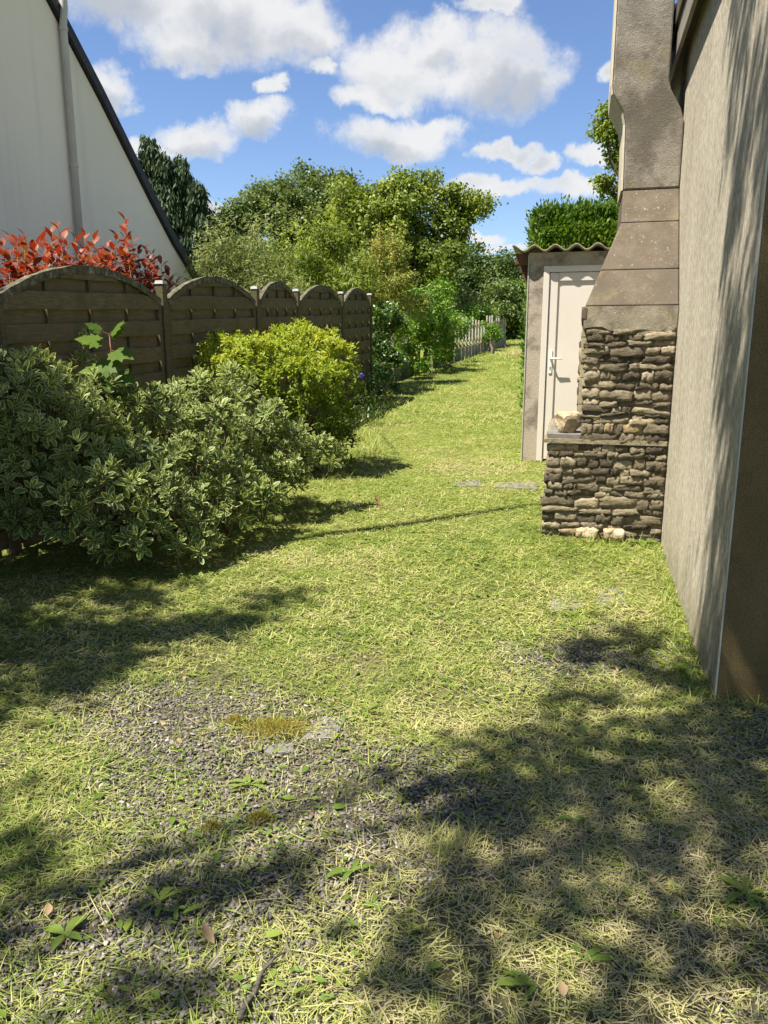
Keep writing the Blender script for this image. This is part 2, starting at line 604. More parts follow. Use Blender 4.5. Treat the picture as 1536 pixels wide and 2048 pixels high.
GREENS = lambda *c: [(i / (len(c) - 1), x) for i, x in enumerate(c)]
M['varieg'] = leaf_mat('variegated_leaf', GREENS((.048, .090, .014), (.085, .145, .022), (.155, .22, .038)), .33, .45, .25, edge=(.58, .60, .27))
M['golden'] = leaf_mat('golden_leaf', GREENS((.07, .13, .016), (.20, .28, .028), (.38, .43, .065)), .38, .55, .2)
M['red'] = leaf_mat('red_photinia_leaf', GREENS((.16, .13, .02), (.19, .065, .020), (.24, .058, .026), (.34, .13, .075)), .35, .5, .25, tcol=1.3)
M['maple'] = leaf_mat('maple_leaf', GREENS((.03, .07, .012), (.06, .115, .014), (.12, .185, .022)), .35, .55, .15)
M['oak_dark'] = leaf_mat('oak_dark_leaf', GREENS((.05, .085, .020), (.105, .155, .036), (.21, .255, .075)), .35, .5, .3, noise_amt=0)
M['oak'] = leaf_mat('oak_leaf', GREENS((.075, .12, .016), (.175, .235, .032), (.32, .37, .065)), .3, .5, .3, noise_amt=0)
M['dark'] = leaf_mat('dark_hedgerow_leaf', GREENS((.035, .07, .014), (.08, .13, .026), (.15, .205, .048)), .25, .5, .3, noise_amt=0)
M['conifer'] = leaf_mat('conifer_spray', GREENS((.016, .038, .016), (.045, .078, .030), (.11, .15, .055)), .15, .6, .2, noise_amt=0)
M['thuja'] = leaf_mat('thuja_spray', GREENS((.035, .085, .012), (.10, .185, .022), (.22, .33, .045)), .3, .5, .3, noise_amt=0)
M['laurel'] = leaf_mat('laurel_leaf', GREENS((.08, .13, .018), (.17, .235, .032), (.31, .37, .075)), .38, .5, .25, noise_amt=0)
M['buddleia'] = leaf_mat('grey_green_leaf', GREENS((.08, .115, .028), (.18, .22, .06), (.36, .385, .16)), .38, .55, .2, noise_amt=0)
M['bronze'] = leaf_mat('bronze_leaf', GREENS((.08, .13, .024), (.17, .22, .04), (.29, .30, .065), (.46, .40, .12)), .38, .5, .25, noise_amt=0)
M['ivy'] = leaf_mat('ivy_leaf', GREENS((.03, .07, .014), (.065, .125, .02), (.12, .20, .035)), .25, .35, .5, noise_amt=0)
M['vine'] = leaf_mat('bright_vine_leaf', GREENS((.06, .14, .016), (.13, .25, .025), (.24, .36, .05)), .38, .4, .4, noise_amt=0)
M['weed'] = leaf_mat('weed_leaf', GREENS((.055, .11, .018), (.12, .195, .028), (.22, .285, .05)), .35, .45, .35)
M['grass'] = leaf_mat('grass_blade', [(0, (.06, .11, .014)), (.26, (.15, .225, .032)), (.46, (.28, .33, .075)), (.70, (.42, .42, .15)), (1, (.46, .40, .23))], .30, .55, .3, noise_amt=0)
M['litter'] = leaf_mat('dry_leaf', GREENS((.10, .065, .035), (.22, .135, .065), (.40, .29, .165)), .2, .6, .3)
M['moss'] = leaf_mat('golden_moss', GREENS((.14, .13, .02), (.27, .235, .04), (.40, .34, .08)), .25, .7, .1)
M['blue'] = leaf_mat('blue_petal', GREENS((.06, .05, .30), (.13, .12, .52), (.30, .28, .66)), .3, .5, .3)
M['bark'] = bark_mat('grey_bark', (.06, .05, .038), (.15, .125, .095))
M['stem'] = bark_mat('brown_stem', (.075, .052, .03), (.17, .12, .07))
M['redstem'] = bark_mat('reddish_stem', (.17, .09, .05), (.30, .17, .10))
M['twig'] = ramp_noise('dead_twig', [(.35, (.045, .038, .032)), (.6, (.13, .115, .095)), (.75, (.36, .35, .31))], 40, .9, .8, 90)


def slab_mat():
    m, t = new_mat('slate_slab')
    o = t.pos()
    c = t.ramp(t.noise(o, 9, 6, .6), [(.3, (.11, .105, .09)), (.7, (.20, .19, .165))])
    li = t.noise(o, 24.0, 5, .7)
    c = t.mix(t.m('MULTIPLY', t.step(li, .60, .68), .7), c, (.46, .46, .40))
    finish(t, c, .7, t.bump(t.noise(o, 40, 5), .35, .005), .35)
    return m


M['slab'] = slab_mat()


def gravel_mat():
    m, t = new_mat('slate_chips')
    ti = t.attr('tint')
    c = t.ramp(ti, [(0, (.075, .068, .058)), (.5, (.17, .154, .128)), (.85, (.28, .255, .208)), (1, (.46, .42, .335))])
    finish(t, c, .7, t.bump(t.noise(t.pos(), 120, 3), .3, .003), .2)
    return m


M['gravel'] = gravel_mat()


def ground_mat():
    m, t = new_mat('garden_soil_and_turf')
    p = t.pos()
    y = t.n('ShaderNodeSeparateXYZ', {0: p}).outputs[1]
    n1 = t.noise(p, 3.0, 6, .65)
    n2 = t.noise(p, 45.0, 5, .7)
    soil = t.ramp(n2, [(.3, (.045, .040, .024)), (.55, (.10, .095, .045)), (.75, (.20, .185, .09))])
    turf = t.ramp(n2, [(.3, (.07, .095, .018)), (.55, (.18, .215, .045)), (.75, (.30, .31, .10))])
    f = t.m('ADD', t.step(y, 2.2, 6.0), t.m('MULTIPLY', t.m('SUBTRACT', n1, .5), 1.2), clamp=True)
    c = t.mix(f, soil, turf)
    dry = t.noise(t.mapping(p, loc=(3, 1, 0)), 1.1, 5, .6)
    c = t.mix(t.m('MULTIPLY', t.step(dry, .52, .68), .4), c, (.22, .18, .085))
    finish(t, c, .95, t.bump(n2, .8, .03), .1)
    return m


M['ground'] = ground_mat()

# ------------------------------------------------------------------ ground
rng = np.random.default_rng(11)
ys = np.concatenate([np.linspace(-60, -4, 12), np.linspace(-2, 12, 71), np.linspace(12.6, 50, 60), np.linspace(56, 900, 30)])
xs = np.concatenate([np.linspace(-600, -20, 14), np.linspace(-16, 16, 81), np.linspace(20, 600, 14)])
GX, GY = np.meshgrid(xs, ys)


def gbump(x, y):
    return (fbm(x, y, 1.6) - .5) * .035 * np.exp(-np.maximum(np.abs(x) - 8, 0) / 4)


def gh(x, y):
    return gz(y) + gbump(x, y)


GZ = gh(GX, GY)
nx, ny = len(xs), len(ys)
idx = np.arange(nx * ny).reshape(ny, nx)
GF = np.stack([idx[:-1, :-1], idx[:-1, 1:], idx[1:, 1:], idx[1:, :-1]], -1).reshape(-1, 4)
g = link('ground', mesh_np('ground', np.stack([GX, GY, GZ], -1).reshape(-1, 3), GF, smooth=True), M['ground'])
tag(g, 'worn garden ground of soil and turf rising gently away', 'ground', kind='structure')

# ------------------------------------------------------------------ rendered house on the right
HROT = -ANG
house = thing('rendered_house', 'grey-beige roughcast house at the right edge with streaked side wall', 'house', frame(0, 0, 0), HROT)
WT = 3.42
# walls as one shell of four separate slabs, butted
def prism(foot, z0, z1):
    n = len(foot)
    return MB().poly([(x, y, z0) for x, y in foot] + [(x, y, z1) for x, y in foot],
                     [tuple(range(n))[::-1], tuple(range(n, 2 * n))] + [(i, (i + 1) % n, n + (i + 1) % n, n + i) for i in range(n)])


prism([(0, 0), (.248, .252), (.248, 4.9), (0, 4.9)], -.2, WT).build('side_wall', M['render'], house)
prism([(.002, 0), (6.0, 0), (6.0, .248), (.252, .248)], -.2, WT).build('front_wall', M['render_front'], house)
MB().box(5.75, 6.0, .25, 4.9, -.2, WT).build('side_wall', M['render'], house)
MB().box(0, 6.0, 4.9, 5.1, -.2, WT).build('rear_wall', M['render'], house)
MB().box(-.003, .003, -.003, .003, .01, WT - .01).build('corner_bead', M['bead'], house, bevel=.001)
rf = MB().frustum((-.06, 6.06, -.06, 5.16, WT + .005), (-.06, 6.06, -.06, 5.16, WT + .16)).build('roof', M['roof'], house)
MB().box(-.085, -.0605, -.2, 5.2, WT - .10, WT + .20).build('fascia', M['zinc'], rf)
MB().box(-.105, -.0855, -.2, 5.2, WT + .08, WT + .22).build('edge_trim', M['fascia'], rf, bevel=.004)
MB().box(-.06, 0.0, -.2, 5.2, WT - .02, WT + .003).build('soffit', M['fascia'], rf)

# ------------------------------------------------------------------ stone barbecue with its chimney
BO = (-.4, 3.1, 0.0)
BBQ_Z = float(gz(frame(-.4, 3.1)[1]))
bbq = thing('stone_barbecue', 'built-in barbecue of rough brown stones with concrete hood and tall flue against the house wall', 'barbecue',
            frame(-.4, 3.1, 0.0), HROT)
Y0, Y1 = 2.33, 3.97
HZ = .80                                          # hearth height
SZ = 1.60                                         # top of the stonework
core = MB()
core.box(-.775, -.004, Y0 + .010, Y1 - .03, -.15, HZ - .045)
core.build('base_core', M['mortar'], bbq, BO)
MB().box(-.555, -.004, Y0 + .010, Y0 + .20, HZ - .044, SZ).build('near_cheek', M['mortar'], bbq, BO)
MB().box(-.60, -.004, Y1 - .20, Y1 - .03, HZ - .044, SZ).build('far_cheek', M['mortar'], bbq, BO)
MB().box(-.10, -.004, Y0 + .201, Y1 - .201, HZ - .044, SZ).build('fire_back', M['mortar'], bbq, BO)
rr = random.Random(4)


def rock_mesh(wd, ht, rng_, proud=.028, back=.05, na=8, nb=5):
    """rough stone with face towards -y; face about wd x ht, centred at 0"""
    P = np.zeros((nb + 1, na + 1, 3))
    tx, tz = rng_.uniform(-.010, .010), rng_.uniform(-.008, .008)
    for j in range(nb + 1):
        for i in range(na + 1):
            ring = min(i, na - i, j, nb - j)
            fx, fz = i / na - .5, j / nb - .5
            if ring == 0:
                x, z, y = fx * wd * 1.01, fz * ht * 1.02, back
            else:
                gx = (i - 1) / (na - 2) - .5
                gz_ = (j - 1) / (nb - 2) - .5
                sh = 1.0 if ring == 1 else 1.0
                x, z = gx * wd * .985, gz_ * ht * .96
                y = -proud * (.72 if ring == 1 else 1.0) + rng_.uniform(-.45, .45) * proud + tx * gx + tz * gz_
                x += rng_.uniform(-.05, .05) * wd
                z += rng_.uniform(-.10, .10) * ht
            P[j, i] = (x, y, z)
    # clip corners a little so that outlines are not rectangles
    for j in (1, nb - 1):
        for i in (1, na - 1):
            P[j, i, 2] *= rng_.uniform(.45, 1.05)
    for i in (0, na):
        for j in (0, nb):
            P[j, i, 2] *= .7
    ix = np.arange((nb + 1) * (na + 1)).reshape(nb + 1, na + 1)
    Fq = np.stack([ix[:-1, :-1], ix[:-1, 1:], ix[1:, 1:], ix[1:, :-1]], -1).reshape(-1, 4)
    return mesh_np('stone', P.reshape(-1, 3), Fq)


def lay_stones(u0, u1, z0, z1, put, hmin=.05, hmax=.105, edge=0.0):
    z = z0
    while z < z1 - .02:
        h = rr.uniform(hmin, hmax)
        if z + h > z1 - .035:
            h = z1 - z
        u = u0 + rr.uniform(-.02, .02) * edge
        while u < u1 - .01:
            wd = rr.choice((rr.uniform(.06, .13), rr.uniform(.10, .26)))
            if u + wd > u1 - .07:
                wd = u1 - u
            if wd > .20 and h > .075 and rr.random() < .45:      # two thin stones stacked
                hh = h * rr.uniform(.4, .6)
                for (zz, h2) in ((z, hh), (z + hh, h - hh)):
                    put(u + wd / 2, zz + h2 / 2, wd - .004, h2 + .002)
            else:
                put(u + wd / 2, z + h / 2 + rr.uniform(-.012, .012), wd - .003, h * rr.uniform(.85, 1.22))
            u += wd
        z += h


def put_front(yf, name='stone'):
    def f(u, z, wd, ht):
        me = rock_mesh(wd, ht, rr, proud=rr.uniform(.008, .024))
        o = link(name, me, M['stone'], bbq, (u - BO[0], yf - BO[1], z - BO[2]))
        o.rotation_euler = (rr.uniform(-.05, .05), rr.uniform(-.11, .11), rr.uniform(-.08, .08))
    return f


def put_left(xf):
    def f(u, z, wd, ht):
        me = rock_mesh(wd, ht, rr, proud=rr.uniform(.008, .024))
        o = link('stone', me, M['stone'], bbq, (xf - BO[0], u - BO[1], z - BO[2]))
        o.rotation_euler = (rr.uniform(-.05, .05), rr.uniform(-.045, .045), -R(90) + rr.uniform(-.04, .04))
    return f


gb = BBQ_Z - .04
lay_stones(-.805, -.005, gb, HZ - .05, put_front(Y0 + .010), .026, .078, 1.0)
lay_stones(-.585, -.005, HZ - .05, SZ - .075, put_front(Y0 + .010), .026, .078, 1.0)
lay_stones(Y0 + .02, Y1 - .02, gb, HZ - .05, put_left(-.77), .06, .12)
lay_stones(Y1 - .19, Y1 - .02, HZ, SZ, put_left(-.595), .06, .12)
lay_stones(Y0 + .05, Y0 + .19, HZ, SZ, put_left(-.553), .06, .12)
# two pale foundation stones in the grass
for (u, wd, ht) in ((-.50, .15, .085), (-.315, .14, .085)):
    o = link('foundation_stone', rock_mesh(wd, ht, rr, .04), M['pale_stone'], bbq, (u - BO[0], Y0 - .005 - BO[1], BBQ_Z + .02))
# hearth ledge: thin schist slabs
for (x0, x1, z0, dy) in ((-.825, -.012, HZ - .050, -.014), (-.80, -.575, HZ - .018, .012)):
    b = MB()
    n = 9
    for k in range(n + 1):
        yy = Y0 + dy + (Y1 - Y0 - dy) * k / n
        j = rr.uniform(-.012, .012)
        b.v += [(x0 + j, yy, z0 + rr.uniform(-.003, .003)), (x1, yy, z0), (x1, yy, z0 + .028 + rr.uniform(-.003, .003)), (x0 + j, yy, z0 + .026 + rr.uniform(-.004, .004))]
    for k in range(n):
        q = k * 4
        for e in range(4):
            b.f.append((q + e, q + (e + 1) % 4, q + 4 + (e + 1) % 4, q + 4 + e))
    b.f += [(3, 2, 1, 0), tuple(n * 4 + e for e in range(4))]
    b.build('hearth_slab', M['stone'] if x1 > -.1 else M['slab'], bbq, BO)
# firebrick lining on the inside of the far cheek
for k in range(7):
    z = HZ + .01 + k * .112
    MB().box(-.605, -.11, Y1 - .245, Y1 - .203, z, z + .106).build('firebrick', M['firebrick'], bbq, BO, bevel=.004)
# cement band and hood
b = MB()
n = 10
for k in range(n + 1):
    u = -.595 + (.59) * k / n
    b.v += [(u, Y0 - .003 + rr.uniform(-.004, .004), SZ - .085 + rr.uniform(-.018, .018)), (u, Y0 + .002, SZ + .065), (u, Y0 + .2, SZ + .065), (u, Y0 + .2, SZ - .08)]
for k in range(n):
    q = k * 4
    for e in range(4):
        b.f.append((q + e, q + 4 + e, q + 4 + (e + 1) % 4, q + (e + 1) % 4))
b.f += [(0, 1, 2, 3), tuple(n * 4 + e for e in (3, 2, 1, 0))]
b.build('cement_band', M['cement'], bbq, BO)
MB().box(-.612, -.575, Y0 - .004, Y1 + .01, SZ - .02, SZ + .062).build('lintel', M['hood'], bbq, BO, bevel=.006)
FY0, FY1 = 2.86, 3.44
hb = (-.590, -.004, Y0 + .003, Y1)
ht_ = (-.380, -.004, FY0 - .155, FY1 + .12)
zz = [SZ + .066, 1.905, 2.235]
lerp = lambda a, c, k: tuple(a[i] + (c[i] - a[i]) * k for i in range(4))
for k in range(2):
    k0 = (zz[k] - zz[0]) / (zz[2] - zz[0])
    k1 = (zz[k + 1] - zz[0]) / (zz[2] - zz[0])
    MB().frustum((*lerp(hb, ht_, k0), zz[k] + .003), (*lerp(hb, ht_, k1), zz[k + 1])).build('hood_block', M['hood'], bbq, BO, bevel=.008)
MB().frustum((*ht_, 2.238), (-.375, -.004, FY0, FY1, 2.47)).build('hood_block', M['hood'], bbq, BO, bevel=.006)
fl = MB()
rings = [(-.375, -.004, 2.474), (-.385, -.004, 2.90), (-.405, -.03, 2.98), (-.478, -.10, 3.10), (-.486, -.118, 3.16), (-.484, -.122, 4.9)]
for (x0, x1, z) in rings:
    fl.v += [(x0, FY0 - .003, z), (x1, FY0 - .003, z), (x1, FY1, z), (x0, FY1, z)]
for k in range(len(rings) - 1):
    q = k * 4
    for e in range(4):
        fl.f.append((q + e, q + (e + 1) % 4, q + 4 + (e + 1) % 4, q + 4 + e))
fl.f += [(3, 2, 1, 0), tuple((len(rings) - 1) * 4 + e for e in range(4))]
flue = fl.build('flue', M['flue'], bbq, BO, bevel=.012)
# pale rendered arris on the lawn side of the flue
ar = MB()
for (x0, x1, z) in rings:
    zc = z + (.002 if z < 2.5 else 0)
    ar.v += [(x0 - .015, FY0 + .030, zc), (x0 - .002, FY0 - .001, zc), (x0 - .002, FY1 - .03, zc), (x0 - .015, FY1 - .03, zc)]
for k in range(len(rings) - 1):
    q = k * 4
    for e in range(4):
        ar.f.append((q + e, q + (e + 1) % 4, q + 4 + (e + 1) % 4, q + 4 + e))
ar.f += [(3, 2, 1, 0), tuple((len(rings) - 1) * 4 + e for e in range(4))]
ar.build('side_render', M['cream'], flue, BO)
MB().box(-.121, .3, 3.1, 3.14, 3.67, 3.71).build('bracket', M['zinc'], flue, BO)
# loose rock on the ledge
lr = random.Random(9)
bm_v, bm_f = [], []
import bmesh
bm = bmesh.new()
bmesh.ops.create_icosphere(bm, subdivisions=3, radius=1.0)
for v in bm.verts:
    c = v.co
    p = Vector((max(-.72, min(.72, c.x)), max(-.72, min(.72, c.y)), max(-.72, min(.72, c.z))))
    nz = math.sin(p.x * 5 + 1) * .05 + math.sin(p.y * 7 + 2) * .06 + math.sin(p.z * 6 + p.x * 3) * .06 + lr.uniform(-.025, .025)
    taper = 1.0 if p.z > 0 else 1.0 + .35 * p.z
    v.co = Vector((p.x * .112 * taper * (1 + nz), p.y * .10 * taper * (1 + nz), p.z * .102 * (1 + nz)))
me = bpy.data.meshes.new('loose_rock')
bm.to_mesh(me)
bm.free()
pr = frame(-.665, Y0 + .14, HZ + .082)
o = link('loose_rock', me, M['pale_stone'], None, pr, .3)
tag(o, 'pale loose rock lying on the barbecue ledge', 'rock')

# ------------------------------------------------------------------ garden shed with white door
SO = (-1.17, 5.192, 0.0)
SB = float(gz(frame(-1.1, 5.2)[1]))
shed = thing('garden_shed', 'small roughcast garden shed with wavy roof behind the barbecue', 'shed', frame(*SO), HROT)
SX0, SX1, SY0, SY1, STOP = -1.17, .95, 5.192, 7.3, 2.335
DX0, DX1, DZ1 = -1.018, -.06, 2.205
MB().box(SX0, DX0, SY0, SY0 + .14, SB - .15, STOP).build('front_pier', M['shed'], shed, SO)
MB().box(DX1, SX1, SY0, SY0 + .14, SB - .15, STOP).build('front_pier', M['shed'], shed, SO)
MB().box(DX0 + .001, DX1 - .001, SY0 + .002, SY0 + .138, DZ1, STOP).build('lintel', M['shed_plain'], shed, SO)
MB().box(SX0, SX0 + .14, SY0 + .141, SY1, SB - .15, STOP - .10).build('side_wall', M['shed'], shed, SO)
MB().box(SX1 - .14, SX1, SY0 + .141, SY1, SB - .15, STOP - .10).build('side_wall', M['shed'], shed, SO)
MB().box(SX0 + .141, SX1 - .141, SY1 - .14, SY1, SB - .15, STOP - .12).build('rear_wall', M['shed'], shed, SO)
MB().box(SX0 - .007, SX0 + .004, SY0 - .008, SY0 + .003, SB - .05, STOP - .02).build('corner_bead', M['bead'], shed, SO)
# door: frame, leaf with raised border and sunk panel, handle
fr = MB()
fr.box(DX0 + .002, DX0 + .062, SY0 - .012, SY0 + .10, SB + .0, DZ1 - .002)
fr.box(DX1 - .062, DX1 - .002, SY0 - .012, SY0 + .10, SB + .0, DZ1 - .002)
fr.box(DX0 + .062, DX1 - .062, SY0 - .0115, SY0 + .10, DZ1 - .062, DZ1 - .002)
fr.build('door_frame', M['pvc'], shed, SO, bevel=.004)
LX0, LX1, LZ0, LZ1 = DX0 + .066, DX1 - .066, SB + .02, DZ1 - .066
leaf = MB()
leaf.box(LX0, LX0 + .085, SY0 + .004, SY0 + .06, LZ0, LZ1)
leaf.box(LX1 - .085, LX1, SY0 + .004, SY0 + .06, LZ0, LZ1)
leaf.box(LX0 + .085, LX1 - .085, SY0 + .0045, SY0 + .06, LZ1 - .085, LZ1)
leaf.box(LX0 + .085, LX1 - .085, SY0 + .0045, SY0 + .06, LZ0, LZ0 + .10)
door = leaf.build('door', M['pvc'], shed, SO, bevel=.006)
MB().box(LX0 + .080, LX1 - .080, SY0 + .022, SY0 + .05, LZ0 + .09, LZ1 - .08).build('panel', M['pvc'], door, SO)
hx, hz = LX0 + .040, 1.285
MB().box(hx - .017, hx + .017, SY0 - .006, SY0 + .0035, hz - .155, hz + .085).build('handle_plate', M['handle'], door, SO, bevel=.005)
hd = MB()
hd.tube([(hx, SY0 - .004, hz), (hx, SY0 - .045, hz), (hx + .012, SY0 - .055, hz), (hx + .12, SY0 - .053, hz - .003)], [.011, .010, .010, .008], 10)
hd.build('handle', M['handle'], door, SO, smooth=True)
MB().box(hx - .005, hx + .005, SY0 - .0085, SY0 - .0062, hz - .115, hz - .085).build('keyhole', M['keyhole'], door, SO)
# corrugated sheet
pit, amp = .205, .027
xsr = np.arange(SX0 - .165, SX1 + .14, pit / 12)
top, bot = [], []
cv, cf = [], []
for yy, dz in ((SY0 - .10, 0.0), (SY1 + .12, -.16)):
    for off in (0.007, 0.0):
        for x in xsr:
            cv.append((x, yy, STOP + .036 + dz + off + amp * math.cos(2 * math.pi * (x - SX0 - .055) / pit)))
n = len(xsr)
for i in range(n - 1):
    cf += [(i, i + 1, 2 * n + i + 1, 2 * n + i), (n + i, 3 * n + i, 3 * n + i + 1, n + i + 1), (i, n + i, n + i + 1, i + 1), (2 * n + i, 2 * n + i + 1, 3 * n + i + 1, 3 * n + i)]
cf += [(0, 2 * n, 3 * n, n), (n - 1, 2 * n - 1, 4 * n - 1, 3 * n - 1)]
rb = MB()
rb.v, rb.f = cv, cf
rb.build('corrugated_roof', M['fibre'], shed, SO)
for k, yy in enumerate((SY0 + .02, SY0 + .55, SY0 + 1.1, SY0 + 1.65)):
    zt = STOP + .004 - .16 * (yy - SY0 + .1) / (SY1 - SY0 + .22)
    MB().box(SX0 - .135, SX0 - .002, yy, yy + .07, zt - .10, zt).build('purlin', M['purlin'], shed, SO)

# ------------------------------------------------------------------ house beyond the fence
LO = FP - RV * 2.8
lh = thing('gable_house', 'cream rendered gable house with dark roof edge beyond the wooden fence', 'house', tuple(LO), HROT)
# gable wall in the plane x = 0, profile along y
ridge_y, ridge_z = 1.6, 8.15
prof = [(-5.0, -.3), (8.02, -.3), (8.02, 2.50), (7.35, 3.00), (6.75, 3.54), (5.66, 4.58), (ridge_y, ridge_z), (-3.0, 3.5), (-5.0, 2.4)]
b = MB()
b.v = [(0, y, z) for y, z in prof] + [(-.3, y, z) for y, z in prof]
k = len(prof)
b.f = [tuple(range(k)), tuple(range(2 * k - 1, k - 1, -1))] + [(i, k + i, k + (i + 1) % k, (i + 1) % k) for i in range(k)]
b.build('gable_wall', M['gable'], lh)
MB().box(-7, -.301, 7.72, 8.02, -.3, 2.45).build('rear_wall', M['gable'], lh)
# verge: dark slates following the roofline
vp = [(8.14, 2.42), (7.35, 3.02), (6.75, 3.565), (5.66, 4.605), (ridge_y, ridge_z + .03), (-3.0, 3.53), (-5.0, 2.43)]
b = MB()
for (y, z) in vp:
    b.v += [(.06, y, z), (.06, y + .02, z + .15), (-7.2, y + .02, z + .15), (-7.2, y, z)]
for i in range(len(vp) - 1):
    q = i * 4
    for e in range(4):
        b.f.append((q + e, q + (e + 1) % 4, q + 4 + (e + 1) % 4, q + 4 + e))
b.f += [(3, 2, 1, 0), tuple((len(vp) - 1) * 4 + e for e in range(4))]
b.build('roof', M['slate'], lh)
dp = MB()
dpy = 4.90
dp.tube([(.062, dpy, .2), (.062, dpy, 5.25), (.10, dpy - .01, 5.42), (.10, dpy - .01, 6.2)], [.044] * 4, 14)
pipe = dp.build('downpipe', M['pipe'], lh, smooth=True)
for z in (2.1, 3.62, 5.18):
    MB().tube([(.062, dpy, z), (.062, dpy, z + .035)], [.053, .053], 14).build('pipe_clip', M['pipe'], pipe)

# ------------------------------------------------------------------ wooden fence of arched woven panels
SL = .05 * DV[1]                                  # the fence climbs with the ground
fence = thing('wooden_fence', 'dark brown wooden fence of arched woven slat panels', 'fence', (FP[0], FP[1], 0), HROT)
posts = [-.03, 2.07, 4.12, 5.44, 7.37, 9.03]


def fz(y):                                        # ground height along the fence line
    return float(gz(FP[1] + DV[1] * y))


def panel(y0, y1, seed):
    q = random.Random(seed)
    ya, yb = y0 + .055, y1 - .055
    L = yb - ya
    base0, base1 = fz(y0), fz(y1)
    bz = lambda y: base0 + (base1 - base0) * (y - y0) / (y1 - y0)
    SH, PK = 1.655, 1.885                          # shoulder and peak above ground
    c = L / 2
    rise = PK - SH
    rad = (c * c + rise * rise) / (2 * rise)
    arch = lambda y: PK - rad + math.sqrt(max(rad * rad - (y - ya - c) ** 2, 0))
    stiles = []
    for (s0, s1) in ((ya, ya + .045), (yb - .045, yb)):
        b = MB()
        stiles.append(b)
        b.poly([(x, y, bz(y) + (.05 if lo else min(arch(y), 9) - .02)) for lo in (1, 0) for x, y in ((-.022, s0), (.022, s0), (.022, s1), (-.022, s1))],
               [(0, 3, 2, 1), (4, 5, 6, 7), (0, 1, 5, 4), (1, 2, 6, 5), (2, 3, 7, 6), (3, 0, 4, 7)])
    # arched top rail
    b = MB()
    n = 18
    for k in range(n + 1):
        y = ya + L * k / n
        z = bz(y) + arch(y)
        tx = (y - ya - c) / rad
        nz, nyy = math.sqrt(1 - tx * tx), tx
        for (x, e) in ((-.028, -.055), (.028, -.055), (.028, 0), (-.028, 0)):
            b.v.append((x, y + nyy * e, z + nz * e + (q.uniform(-.003, .006) if e == 0 else 0)))
    for k in range(n):
        for e in range(4):
            b.f.append((k * 4 + e, k * 4 + (e + 1) % 4, k * 4 + 4 + (e + 1) % 4, k * 4 + 4 + e))
    b.f += [(3, 2, 1, 0), tuple(n * 4 + e for e in range(4))]
    fr_ = b.build('panel', M['arch'], fence)
    for b in stiles:
        b.build('stile', M['fframe'], fr_, bevel=.004)
    # battens
    for k in (1, 2, 3):
        y = ya + L * k / 4
        b = MB().poly([(x, yy, bz(yy) + (.06 if lo else arch(yy) - .058)) for lo in (1, 0) for x, yy in ((-.008, y - .017), (.010, y - .017), (.010, y + .017), (-.008, y + .017))],
                      [(0, 3, 2, 1), (4, 5, 6, 7), (0, 1, 5, 4), (1, 2, 6, 5), (2, 3, 7, 6), (3, 0, 4, 7)])
        b.build('batten', M['fframe'], fr_)
    # woven slats
    pitch = .1085
    rows = int((PK + .02) / pitch) + 1
    for r in range(rows):
        z0 = -.055 + r * pitch
        z1 = z0 + pitch + .014
        front = (r % 2 == 1)
        x0, x1 = (.0115, .0195) if front else (-.0175, -.0095)
        zt = lambda y: min(z1, arch(y) - .055)
        Y = [ya + .046 + (L - .092) * k / 16 for k in range(17)]
        Y = [y for y in Y if zt(y) > z0 + .012]
        if len(Y) < 3:
            continue
        b = MB()
        w1, w2 = q.uniform(-.003, .003), q.uniform(0, 6)
        for y in Y:
            bow = .004 * math.sin((y - ya) / L * math.pi * 4 + w2) + w1
            bw = .0035 * math.cos((y - ya) / L * math.pi * 8) * (1 if front else -1)
            za, zb = bz(y) + z0 + bow, bz(y) + min(zt(y), z1 + bow)
            b.v += [(x0 + bw, y, za), (x1 + bw, y, za), (x1 + bw, y, zb), (x0 + bw, y, zb)]
        for k in range(len(Y) - 1):
            for e in range(4):
                b.f.append((k * 4 + e, k * 4 + (e + 1) % 4, k * 4 + 4 + (e + 1) % 4, k * 4 + 4 + e))
        m_ = (len(Y) - 1) * 4
        b.f += [(3, 2, 1, 0), (m_, m_ + 1, m_ + 2, m_ + 3)]
        b.build('slat', M['slat'], fr_)


posts = [-4.15, -2.09] + posts
for i in range(7):
    panel(posts[i], posts[i + 1], 18 + i)
for i, y in enumerate(posts):
    zb = fz(y)
    p = MB().box(-.035, .035, y - .037, y + .037, zb - .3, zb + 1.785).build('post', M['fframe'], fence, bevel=.005)
    MB().frustum((-.042, .042, y - .044, y + .044, zb + 1.786), (-.034, .034, y - .036, y + .036, zb + 1.815)).build('post_cap', M['cap'], p)

# ------------------------------------------------------------------ plants: generators
def sub_clumps(rng, lobes, per_m2, shell=(.55, 1.0), up=.25):
    C, N, T = [], [], []
    for li, lb in enumerate(lobes):
        c, r = np.array(lb[0]), lb[1]
        rz = lb[2] if len(lb) > 2 else r * .85
        n = max(4, int(per_m2 * 4 * math.pi * r * r))
        d = unit(rng.normal(size=(n, 3)) + np.array([0, 0, up]))
        s = rng.uniform(shell[0], shell[1], n)[:, None]
        C.append(c + d * s * np.array([r, r, rz]))
        N.append(d)
        T.append(rng.normal(.5 + .12 * rng.normal(), .13, n))
    return np.concatenate(C), np.concatenate(N), np.concatenate(T)


